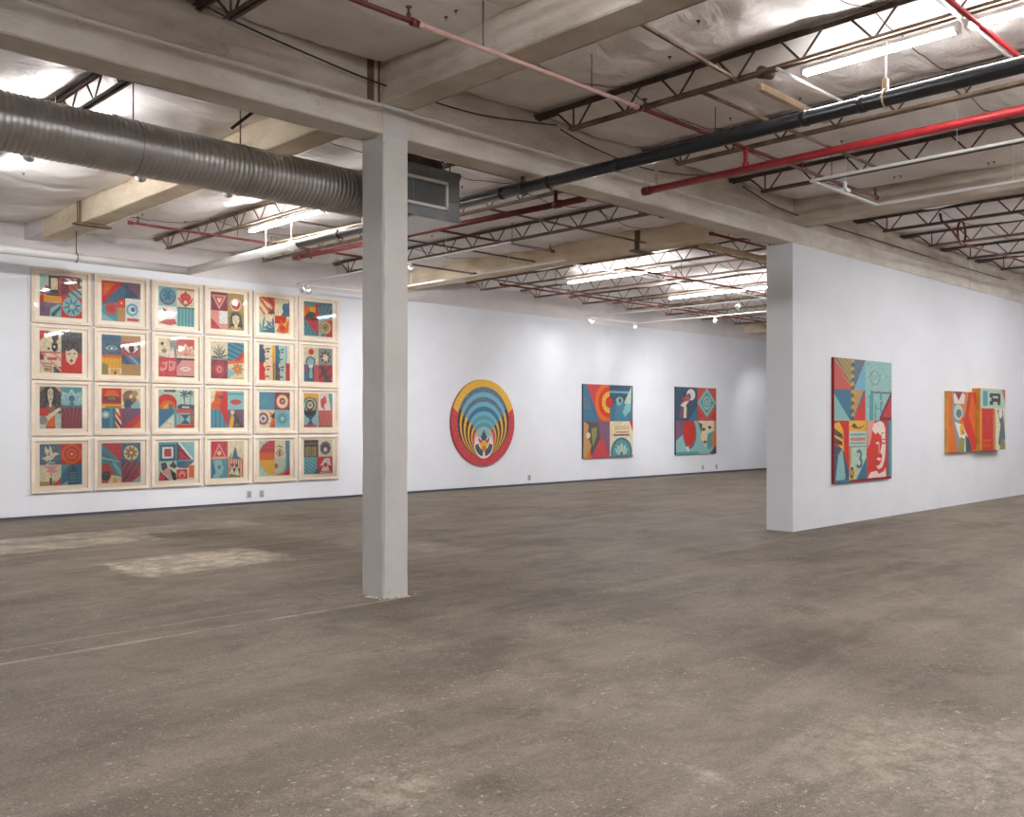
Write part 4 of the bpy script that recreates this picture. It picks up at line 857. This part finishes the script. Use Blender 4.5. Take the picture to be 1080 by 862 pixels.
    a.q('br').bg('blue').p([(0, .5), (.4, 1), (0, 1)], 'teal').box(.35, 0, .78, .7, 'navy').box(.45, .7, .7, .88, 'navy').box(.5, .88, .56, 1, 'black').lettering(.4, .1, .74, .65, 4, 'teal', 9).p([(0, 0), (.3, .2), (.3, 0)], 'lteal')
    a = A('framed print with a cream blossom on slate and diagonal red and blue bands, bottom row second from left')
    a.q('tl').bg('teal').p([(0, 1), (1, 1), (1, 0)], 'crim').p([(0, .6), (.6, .2), (.5, 0), (0, .3)], 'slate').p([(0, .35), (.9, .1), (.9, 0), (0, .2)], 'lteal')
    a.q('tr').bg('slate').circ(.5, .48, .38, 'cream').petals(.5, .5, .36, 8, 'olive', .2, .2).circ(.5, .5, .16, 'rose').circ(.5, .5, .08, 'cream').box(.42, 0, .58, .18, 'olive')
    a.q('bl').bg('rose').box(0, .15, .4, .6, 'dark').p([(.35, 1), (.8, .2), (1, .2), (1, 1)], 'teal').p([(.5, 1), (1, .3), (1, .55), (.7, 1)], 'lteal').p([(.3, 0), (.5, .4), (1, .3), (1, 0)], 'cream').p([(0, 0), (.3, .1), (.2, 0)], 'red').p([(.5, 0), (.7, .3), (.8, 0)], 'gold')
    a.q('br').bg('purple').stripes(-.6, 12, 'rose', .35).p([(0, .2), (.3, .0), (1, .7), (1, .35), (.7, 0), (0, 0)], 'crim').p([(.55, 0), (1, .35), (1, 0)], 'lteal')
    a = A('framed print with concentric squares, red centre and a pinwheel, bottom row third from left')
    a.q('tl').bg('teal').box(.1, .05, .92, .85, 'navy').box(.2, .15, .82, .75, 'white').box(.32, .25, .7, .65, 'maroon').box(.38, .3, .64, .6, 'red')
    a.q('tr').bg('lteal').p([(.05, .05), (.05, .95), (.85, .05)], 'maroon').p([(.15, .1), (.2, .5), (.7, .1)], 'crim').p([(.05, .95), (.2, .95), (.95, .1), (.85, .05)], 'white').box(0, 0, .06, 1, 'navy').stripes(0, 10, 'teal', .15, 1, 2)
    a.q('bl').bg('mint').p([(0, 0), (.1, .5), (.6, 0)], 'maroon').p([(.12, .9), (.4, .95), (.5, .65), (.2, .5)], 'dark').p([(.6, .75), (.8, 1), (1, .75), (.9, .6)], 'dark').p([(.6, .6), (.95, .35), (1, 0), (.8, 0)], 'black').p([(.2, .45), (.5, .7), (.75, .05)], 'pink').p([(.55, .65), (1, .6), (1, .4)], 'cream').p([(0, 0), (.15, .45), (.35, .2), (.3, 0)], 'crim')
    a.q('br').bg('pale').p([(0, 1), (1, 1), (.6, .6), (.3, .6)], 'slate').p([(0, 1), (.45, 1), (.2, .6), (0, .7)], 'blue').box(0, .05, .6, .55, 'red').circ(.3, .28, .2, 'pink').circ(.3, .2, .1, 'crim').box(.68, .1, 1, .75, 'orange')
    a = A('framed print with a white triangle on red and striped figures, bottom row fourth from left')
    a.q('tl').bg('crim').p([(.08, .1), (.5, .9), (.95, .1)], 'pink').p([(.22, .18), (.5, .72), (.8, .18)], 'red').circ(.5, .36, .12, 'cream').box(.05, .05, .95, .1, 'cream')
    a.q('tr').bg('cream').p([(.25, 0), (.45, .7), (.55, .5), (.6, .2), (.9, 0)], 'slate').p([(.35, 0), (.45, .55), (.6, 0)], 'blue').p([(.0, 0), (.3, .4), (.2, 0)], 'grey')
    a.q('bl').bg('blue').box(0, 0, 1, 1, 'teal').profile(.4, .55, .95, 'lteal').circ(.5, .6, .1, 'slate').p([(0, 0), (.3, .3), (.1, 1), (0, 1)], 'blue')
    a.q('br').bg('cream').stripes(0, 21, 'red', .45, -1, 2).box(.1, 0, .75, .5, 'black').p([(.1, .2), (.25, .7), (.4, .2), (.55, .65), (.75, .1)], 'cream').box(.15, 0, .7, .12, 'olive').circ(.3, .7, .09, 'dark').circ(.55, .66, .09, 'dark')
    a = A('framed print with a big red-to-yellow disc merging into a pale half face, bottom row fifth from left')
    a.q('all').bg('mint').circ(.48, .52, .5, 'crim').p([(0, .0), (0, .62), (.5, .62), (.5, 0)], 'mint')
    a.q((0, .02, .5, 1)).circ(1, .5, .98, 'crim', ry=.5); a.q((0, .02, .5, .66)).circ(1, .78, .98, 'orange', ry=.78); a.q((0, .02, .5, .45)).circ(1, 1.14, .98, 'gold', ry=1.14)
    a.q('rt').bg('teal').p([(0, 1), (0, 0), (.5, 0), (.72, .3), (.75, .6), (.6, .9)], 'cream').p([(.6, 1), (1, 1), (1, 0), (.8, .2), (.82, .7)], 'navy').p([(.5, 1), (.8, .85), (.8, .3), (1, .3), (1, 1)], 'blue').eye(.32, .64, .2, 'dark', 'cream', 'dark', 'black').stripes(0, 24, 'lteal', .35, 0, 1).box(0, .5, .7, 1, 'cream').eye(.32, .64, .2, 'dark', 'cream', 'brown', 'black').p([(.1, .8), (.3, .86), (.6, .78), (.3, .82)], 'dark').p([(0, 0), (.5, .1), (1, 0)], 'tan').lips(.05, .28, .2, 'brown', 'dark').p([(.5, .02), (1, .25), (1, 0)], 'red')
    a = A('framed print with a black archway, dark round flower and red square, bottom right corner of the grid')
    a.q('tl').bg('black').box(.08, .05, .9, .6, 'tan').p([(.25, .1), (.3, .5), (.5, .62), (.65, .5), (.7, .1)], 'olive').box(.05, .75, .95, .8, 'tan').stripes(0, 18, 'dark', .2)
    a.q('tr').bg('cream').circ(.5, .5, .4, 'grey').petals(.5, .5, .4, 9, 'dark', 0, .2).circ(.5, .42, .13, 'pale')
    a.q('bl').bg('teal').stripes(1.0, 16, 'lteal', .4).p([(.6, 0), (1, .4), (1, 0)], 'slate').box(.88, .4, 1, 1, 'crim')
    a.q('br').bg('red').p([(.2, .15), (.35, .5), (.1, .45), (.45, .9), (.8, .9), (.9, .45), (.65, .5), (.8, .15)], 'pale').circ(.5, .5, .14, 'red').box(.1, .05, .9, .1, 'pale')
    return P
FW, FH, FX0, FXP = .885, .85, 4.905, .941
tops = (3.88, 3.006, 2.137, 1.247)
for i, (label, art) in enumerate(prints()):
    r, c = divmod(i, 6); x0 = FX0+c*FXP; x1 = x0+FW; z1 = tops[r]; z0 = z1-FH
    label = label.replace(' a ', ' ').replace(' and ', ', ').replace(' of the grid', '')
    t = thing('framed_print', ((x0+x1)/2, WY, z0), label, 'framed print', 'framed prints in a four by six grid')
    b = MB(); fw = .045; y0, y1 = WY-.058, WY-.004
    for q in (((x0, z0), (x1, z0), (x1-fw, z0+fw), (x0+fw, z0+fw)), ((x1, z0), (x1, z1), (x1-fw, z1-fw), (x1-fw, z0+fw)), ((x1, z1), (x0, z1), (x0+fw, z1-fw), (x1-fw, z1-fw)), ((x0, z1), (x0, z0), (x0+fw, z0+fw), (x0+fw, z1-fw))):
        A_ = [b.bm.verts.new((p[0], y0+(.004 if k < 2 else 0), p[1])) for k, p in enumerate(q)]; B_ = [b.bm.verts.new((p[0], y1, p[1])) for p in q]
        b.bm.faces.new(A_); b.bm.faces.new(B_[::-1])
        for k in range(4): b.bm.faces.new((A_[k], B_[k], B_[(k+1) % 4], A_[(k+1) % 4]))
    b.build('frame', M['wood'], t)
    b = MB(); b.box(x0+.03, x1-.03, WY-.018, WY-.006, z0+.03, z1-.03); mt = b.build('mount_board', M['mount'], t)
    w_ = FW-.045*2-.16; h_ = FH-.045*2-.11
    art.mesh('printed_sheet', (x0+x1-w_)/2, WY-.0185, (z0+z1-h_)/2+.008, w_, h_, mt)
    b = MB(); b.box(x0+.04, x1-.04, WY-.040, WY-.038, z0+.04, z1-.04); b.build('glazing', M['glass'], t)
# round painting
cx, cz, rad = 14.35, 1.48, .965
t = thing('round_painting', (cx, WY, cz-rad), 'large round painting of yellow, blue and red concentric arcs on the back wall', 'painting')
b = MB(); b.cyl((cx, WY-.004, cz), (cx, WY-.05, cz), rad, n=72); b.build('panel_edge', M['canvas_edge'], t)
a = Art(); fx, fy = .5, .26
a.circ(.5, .5, .5, 'crim', 72)
for px in [(-.05, 1.05), ]: pass
def wedge(cxx, cyy, r, a0, a1, n=40): return [(cxx+r*math.cos(a0+(a1-a0)*i/n), cyy+r*math.sin(a0+(a1-a0)*i/n)) for i in range(n+1)]
a.p(wedge(.5, .5, .5, math.radians(20), math.radians(160))+[(.5, .28)], 'gold')
rr = [(.405, .525), (.375, .50), (.345, .478), (.31, .45), (.28, .43), (.25, .405), (.215, .38), (.185, .36), (.16, .34), (.135, .32)]
below = ['black', 'gold', 'black', 'gold', 'black', 'gold', 'black', 'gold', 'crim', 'pink']
above = ['slate', 'lblue', 'slate', 'lblue', 'blue', 'lblue', 'teal', 'lblue', 'teal', 'lteal']
rads = [.405, .372, .342, .312, .282, .252, .225, .2, .18, .155]
cyc = [.51, .482, .455, .43, .405, .38, .358, .338, .322, .30]
for r0, cy_, cb, cu in zip(rads, cyc, below, above):
    a.circ(.5, cy_, r0, cb, 60)
    # upper fan above the V through the focus
    full = [(.5+r0*math.cos(2*pi*i/96), cy_+r0*math.sin(2*pi*i/96)) for i in range(96)]
    up = [p for p in full if p[1] > .30 and abs(p[0]-.5) <= (p[1]-.30)*1.12+.001]
    up.sort(key=lambda p: math.atan2(p[1]-.30, p[0]-.5))
    a.p([(.5, .30)]+up, cu)
a.circ(.5, .24, .15, 'pale', ry=.155, n=40)
a.p([(.5, .42), (.36, .36), (.5, .3), (.64, .36)], 'lteal')
a.p(wedge(.5, .25, .14, math.radians(185), math.radians(262))+wedge(.5, .27, .085, math.radians(262), math.radians(185)), 'navy')
a.p(wedge(.5, .25, .14, math.radians(278), math.radians(355))+wedge(.5, .27, .085, math.radians(355), math.radians(278)), 'navy')
a.p([(.40, .34), (.44, .24), (.48, .28)], 'crim').p([(.6, .34), (.56, .24), (.52, .28)], 'crim')
a.p([(.5, .42), (.45, .33), (.47, .29), (.53, .29), (.55, .33)], 'navy')
a.p([(.5, .3), (.47, .27), (.43, .27), (.46, .2), (.5, .15), (.54, .2), (.57, .27), (.53, .27)], 'gold').circ(.5, .205, .03, 'orange', 16)
a.mesh('painted_face', cx-rad, WY-.0503, cz-rad, 2*rad, 2*rad, t)
def canvas(name, x0, x1, z0, z1, yb, th, art, label, edge, cat='painting'):
    t = thing(name, ((x0+x1)/2, yb, z0), label, cat)
    b = MB(); b.box(x0, x1, yb-th, yb-.003, z0, z1, .003); b.build('stretched_canvas', edge, t)
    art.mesh('painted_face', x0+.001, yb-th-.0005, z0+.001, x1-x0-.002, z1-z0-.002, t); return t
# rectangular painting one
a = Art()
a.q((0, .5, .52, 1)).bg('blue').p([(.1, 1), (1, 1), (1, 0), (.62, 0)], 'crim').rings(1, .52, (.55, .42, .30, .17), ('orange', 'gold', 'orange', 'red')).p([(0, 1), (.1, 1), (.62, 0), (.55, 0), (0, .95)], 'slate').stripes(0, 12, 'slate', .12, 0, 3) if False else None
a = Art()
a.q((0, .5, .52, 1)).bg('crim').rings(1, .52, (.56, .43, .30, .16), ('orange', 'red', 'gold', 'red')).p([(0, 1), (.12, 1), (.62, 0), (0, 0)], 'blue').p([(.0, .7), (.18, .62), (.3, .3), (0, .35)], 'slate')
a.q((.52, .5, 1, 1)).bg('navy').circ(.0, .52, .13, 'red').box(.0, .78, .9, .84, 'lblue').p([(.2, .0), (.3, .62), (.6, .7), (.75, .4), (.8, 0)], 'blue').p([(.55, .25), (.95, .95), (.9, .3), (.65, .12)], 'lteal').circ(.38, .55, .12, 'lteal').circ(.42, .56, .05, 'navy').stripes(0, 24, 'lblue', .25, 0, 1).box(0, .5, 1, 1, 'navy').box(0, .78, .9, .84, 'lblue').circ(.0, .52, .13, 'red').circ(.42, .58, .16, 'lteal', ry=.1).circ(.44, .58, .06, 'navy').p([(.6, .5), (.95, 1), (.92, .5)], 'mint')
a.q((0, 0, .52, .5)).bg('purple').p([(0, 1), (0, 0), (.25, 0), (.65, .55), (.55, .95)], 'dark').p([(.02, 1), (.2, .9), (.15, .6), (.3, .35), (.2, 0), (.0, 0)], 'tan').p([(.3, .8), (.5, .85), (.5, .6), (.35, .3)], 'olive').p([(.28, 0), (.7, .62), (1, 0)], 'crim').p([(.1, 0), (.25, .3), (.3, 0)], 'orange').circ(.18, .62, .08, 'cream')
a.q((.52, 0, 1, .5)).bg('cream').p([(.85, 1), (1, 1), (1, .7)], 'red').lettering(.2, .76, .85, .88, 2, 'tan', 3).lettering(.25, .66, .8, .74, 1, 'rose', 5).box(.15, .6, .85, .64, 'dark').circ(.5, .15, .46, 'blue', ry=.4).circ(.5, .15, .38, 'teal', ry=.34).lotus(.5, .08, .4, 'mint', 'teal', 'slate').box(0, 0, 1, .05, 'slate')
canvas('rectangular_painting', 17.72, 19.70, .58, 2.445, WY, .05, a, 'rectangular painting with an orange half target and a blue arch on the back wall', M['edge_dark'])
a = Art()
a.q((0, .5, .52, 1)).bg('navy').p([(.15, .1), (.3, .75), (.45, .6), (.4, .05)], 'purple').circ(.7, .78, .2, 'pale', ry=.17).circ(.6, .72, .1, 'slate').circ(.5, .62, .12, 'rose').p([(.35, .1), (.38, .5), (.5, .4), (.48, .08)], 'cream').p([(.2, .45), (.35, .55), (.6, .6), (.4, .4)], 'pale').p([(.6, 0), (1, .45), (1, 0)], 'blue')
a.q((.52, .5, 1, 1)).bg('rose').p([(.5, 1), (1, .55), (.5, .1), (0, .55)], 'lteal').p([(.5, .88), (.85, .55), (.5, .22), (.15, .55)], 'teal').mandala(.5, .55, .2, 'mint', 'teal', 'lteal').p([(0, .35), (.3, .12), (0, 0)], 'crim').p([(.7, .1), (1, .35), (1, .0)], 'red').p([(.8, .6), (1, .45), (1, .3)], 'slate')
a.q((0, 0, .55, .5)).bg('lteal').p([(0, 1), (.4, 1), (.3, .6), (0, .4)], 'purple').circ(.6, .62, .3, 'slate', ry=.46).circ(.58, .66, .26, 'red', ry=.42).p([(.4, .2), (.55, .25), (.6, .02)], 'pale').box(0, 0, 1, .08, 'teal').p([(.4, 1), (.8, 1), (.8, .86), (.36, .86)], 'red')
a.q((.55, 0, 1, .5)).bg('lteal').p([(.05, 1), (.1, .5), (.35, .2), (.6, .35), (.85, .7), (.85, 1)], 'cream').p([(.0, .95), (.2, .9), (.15, .6)], 'dark').circ(.28, .74, .1, 'dark', ry=.05).circ(.62, .8, .1, 'dark', ry=.05).p([(.5, .6), (.9, .7), (.9, .3), (.6, .1), (.45, .3)], 'teal').lips(.35, .36, .12, 'brown', 'dark').p([(.8, 0), (.75, .55), (1, .7), (1, 0)], 'orange').p([(.6, 0), (1, .25), (1, 0)], 'dark').box(.86, .7, 1, 1, 'tan')
canvas('rectangular_painting', 21.62, 23.62, .58, 2.475, WY, .05, a, 'rectangular painting with a teal diamond and a red oval, rightmost on the back wall', M['edge_dark'])
# big painting on the partition
a = Art()
a.q((0, .75, .52, 1)).bg('slate').p([(0, 1), (.62, 0), (0, 0)], 'rose').p([(.1, 1), (.55, 1), (.62, 0)], 'olive').p([(1, .7), (.65, 0), (1, 0)], 'lblue').stripes(.7, 26, 'tan', .3).p([(0, .9), (.5, 0), (0, 0)], 'rose').p([(1, 1), (.62, .0), (1, 0)], 'lblue').p([(.55, 1), (1, 1), (.62, .05)], 'slate')
a.q((0, .5, .52, .75)).bg('blue').p([(0, .85), (.5, 0), (0, 0)], 'lteal').p([(1, .95), (1, 0), (.6, 0)], 'red').p([(.55, 1), (.95, 1), (.58, .05)], 'tan').p([(.5, 1), (.6, 1), (.58, 0)], 'olive').p([(.1, 1), (.5, 1), (.56, .1)], 'blue')
a.q((.52, .5, 1, 1)).bg('lteal').stripes(0, 30, 'mint', .12, 0, 3).circ(.35, .72, .2, 'grey', ry=.12).circ(.35, .72, .17, 'lteal', ry=.1).box(.15, .0, .3, .5, 'teal').box(.2, .46, .95, .49, 'slate').box(.55, .12, .62, .46, 'teal').box(.35, .0, .4, .3, 'teal').p([(.5, 0), (1, .52), (1, 0)], 'maroon').p([(.65, .04), (1, .4), (1, .04)], 'crim')
a.q((0, 0, .26, .5)).bg('red').p([(0, .95), (0, .7), (.6, .5), (.55, .85), (.3, .98)], 'gold').p([(0, .88), (.5, .78), (.55, .7), (0, .78)], 'dark').p([(0, .74), (.5, .66), (.5, .6), (0, .64)], 'dark').p([(0, .0), (0, .62), (.5, .55), (1, .1), (1, 0)], 'navy').p([(.05, 0), (.25, .45), (.5, .55), (.7, .1), (.6, 0)], 'lteal').box(0, 0, 1, .05, 'blue')
a.q((.24, .02, .54, .5)).bg('mint').box(0, .82, 1, 1, 'gold').p([(.1, .9), (.3, .96), (.5, .88), (.9, .92), (.6, .86), (.3, .87)], 'dark').lettering(.08, .74, .95, .79, 1, 'slate', 8).lettering(.08, .64, .9, .73, 1, 'rose', 12).lettering(.08, .6, .9, .635, 1, 'blue', 2).box(.03, .55, .97, .565, 'slate')
a.q((.2, .5, .4, 1))
for k in range(16):
    z_ = k/16; a.p([(.35, z_), (.5, z_+.03), (.65, z_), (.65, z_+.03), (.5, z_+.06), (.35, z_+.03)], 'gold' if k % 2 else 'navy')
a.q((.54, .52, .98, .98))
rp_ = random.Random(5)
for k in range(60):
    x_, z_ = rp_.random(), rp_.random(); a.box(x_, z_, x_+.02+.05*rp_.random(), z_+.01+.05*rp_.random(), rp_.choice(('mint', 'teal', 'mint', 'grey')))
a.p([(.5, 0), (1, .48), (1, 0)], 'maroon').p([(.65, .02), (1, .38), (1, .02)], 'crim')
a.q((.24, .02, .54, .5))
# the numeral on the calendar sheet
def arc(cx_, cy_, r1, r2, a0, a1, ky=1.): return [(cx_+r1*math.cos(a0+(a1-a0)*i/16), cy_+ky*r1*math.sin(a0+(a1-a0)*i/16)) for i in range(17)]+[(cx_+r2*math.cos(a1+(a0-a1)*i/16), cy_+ky*r2*math.sin(a1+(a0-a1)*i/16)) for i in range(17)]
a.p(arc(.55, .42, .17, .07, math.radians(150), math.radians(-80), .5), 'slate').p(arc(.55, .28, .2, .09, math.radians(80), math.radians(-150), .5), 'slate')
a.p([(0, 0), (.2, .25), (.35, .12), (.25, 0)], 'gold').circ(.14, .12, .1, 'dark').circ(.14, .12, .05, 'gold').p([(.4, 0), (1, .38), (1, 0)], 'blue').p([(0, .15), (.1, .3), (.12, .55), (0, .55)], 'tan')
a.q((.54, .02, 1, .5)).bg('pink').box(.0, 0, .78, 1, 'red').box(.78, 0, .88, 1, 'purple').box(.88, 0, 1, 1, 'teal').p([(0, 1), (.3, 1), (.12, .6), (0, .5)], 'pink').p([(.2, .86), (.28, .95), (.4, .97), (.52, 1), (.66, .95), (.74, .84), (.7, .76), (.62, .8), (.52, .74), (.42, .8), (.34, .76), (.26, .8)], 'pale').p([(.56, .76), (.72, .78), (.74, .5), (.7, .3), (.6, .17), (.46, .14), (.36, .2), (.5, .22), (.58, .3), (.6, .4), (.52, .43), (.56, .52), (.6, .62)], 'pale').box(.6, .585, .72, .615, 'red').box(.6, .655, .73, .675, 'crim').p([(.34, .61), (.46, .63), (.46, .595), (.36, .585)], 'pale').p([(.44, .6), (.5, .62), (.5, .44), (.42, .4), (.46, .46)], 'pink').p([(.36, .33), (.47, .35), (.58, .32), (.48, .29)], 'pale').p([(.02, 0), (.14, .1), (.38, .12), (.46, .06), (.66, .1), (.74, .16), (.76, 0)], 'pale')
canvas('rectangular_painting', 12.82, 14.74, .605, 2.43, GY0, .045, a, 'large patchwork painting with a calendar sheet and red face on the partition wall', M['canvas_edge'])
# two-panel painting at right
a = Art()
a.q('all').bg('orange').box(0, 0, .14, 1, 'orange').p([(.12, 1), (.28, 1), (.4, .6), (.35, .3), (.5, 0), (.3, 0), (.12, .55)], 'grey').p([(.15, .95), (.4, 1), (.6, .95), (.55, .8), (.2, .8)], 'pale').p([(.2, 1), (.35, .85), (.5, 1)], 'maroon').circ(.34, .66, .17, 'mint', ry=.13).circ(.36, .64, .1, 'slate', ry=.07).p([(.6, 1), (1, 1), (1, .05), (.85, .0), (.5, .55)], 'red').p([(.62, 1), (.5, .6), (.56, .55), (.72, 1)], 'tan').p([(.85, 1), (.72, .62), (1, .2), (1, .75)], 'orange').p([(.2, .5), (.5, .45), (.75, .2), (.7, 0), (.4, 0), (.4, .2)], 'white').p([(.38, .42), (.5, .48), (.6, .3), (.42, .28)], 'gold').p([(.45, .38), (.55, .32), (.5, .3)], 'red').p([(.6, .28), (.75, .22), (.85, .0), (.62, .0)], 'navy').p([(.35, 0), (.4, .25), (.58, .22), (.55, 0)], 'olive')
t = thing('two_panel_painting', (18.2, GY0, .95), 'orange and red two-panel painting, rightmost on the partition, with a proud right panel', 'painting')
def panel(x0, x1, z0, z1, yf, art):
    b = MB(); b.box(x0, x1, yf, GY0-.003, z0, z1, .003); p_ = b.build('panel', M['edge_orange'], t)
    art.mesh('painted_face', x0+.002, yf-.0005, z0+.002, x1-x0-.004, z1-z0-.004, p_)
panel(17.0, 18.28, .955, 2.04, GY0-.075, a)
a = Art()
a.q('all').bg('red').box(0, .68, 1, 1, 'mint').box(.1, .72, .28, .96, 'teal').box(.36, .74, .8, .93, 'black').box(.48, .85, .7, .885, 'mint').box(.5, .74, .68, .79, 'mint').box(.36, .8, .42, .86, 'mint').p([(.85, 1), (1, 1), (1, .78)], 'rose').box(0, 0, .04, .68, 'gold').box(.55, 0, 1, .68, 'cream').p([(.66, .66), (.9, .66), (1, .2), (.9, 0), (.7, .1), (.8, .4)], 'slate').circ(.8, .6, .08, 'pale').p([(.75, 0), (.85, .2), (1, .1), (1, 0)], 'olive').box(.5, 0, .6, .66, 'tan').lettering(.1, .04, .42, .2, 2, 'orange', 6).p([(.15, .55), (.3, .6), (.35, .4), (.2, .3)], 'crim')
panel(18.3, 19.62, .965, 2.12, GY0-.15, a)
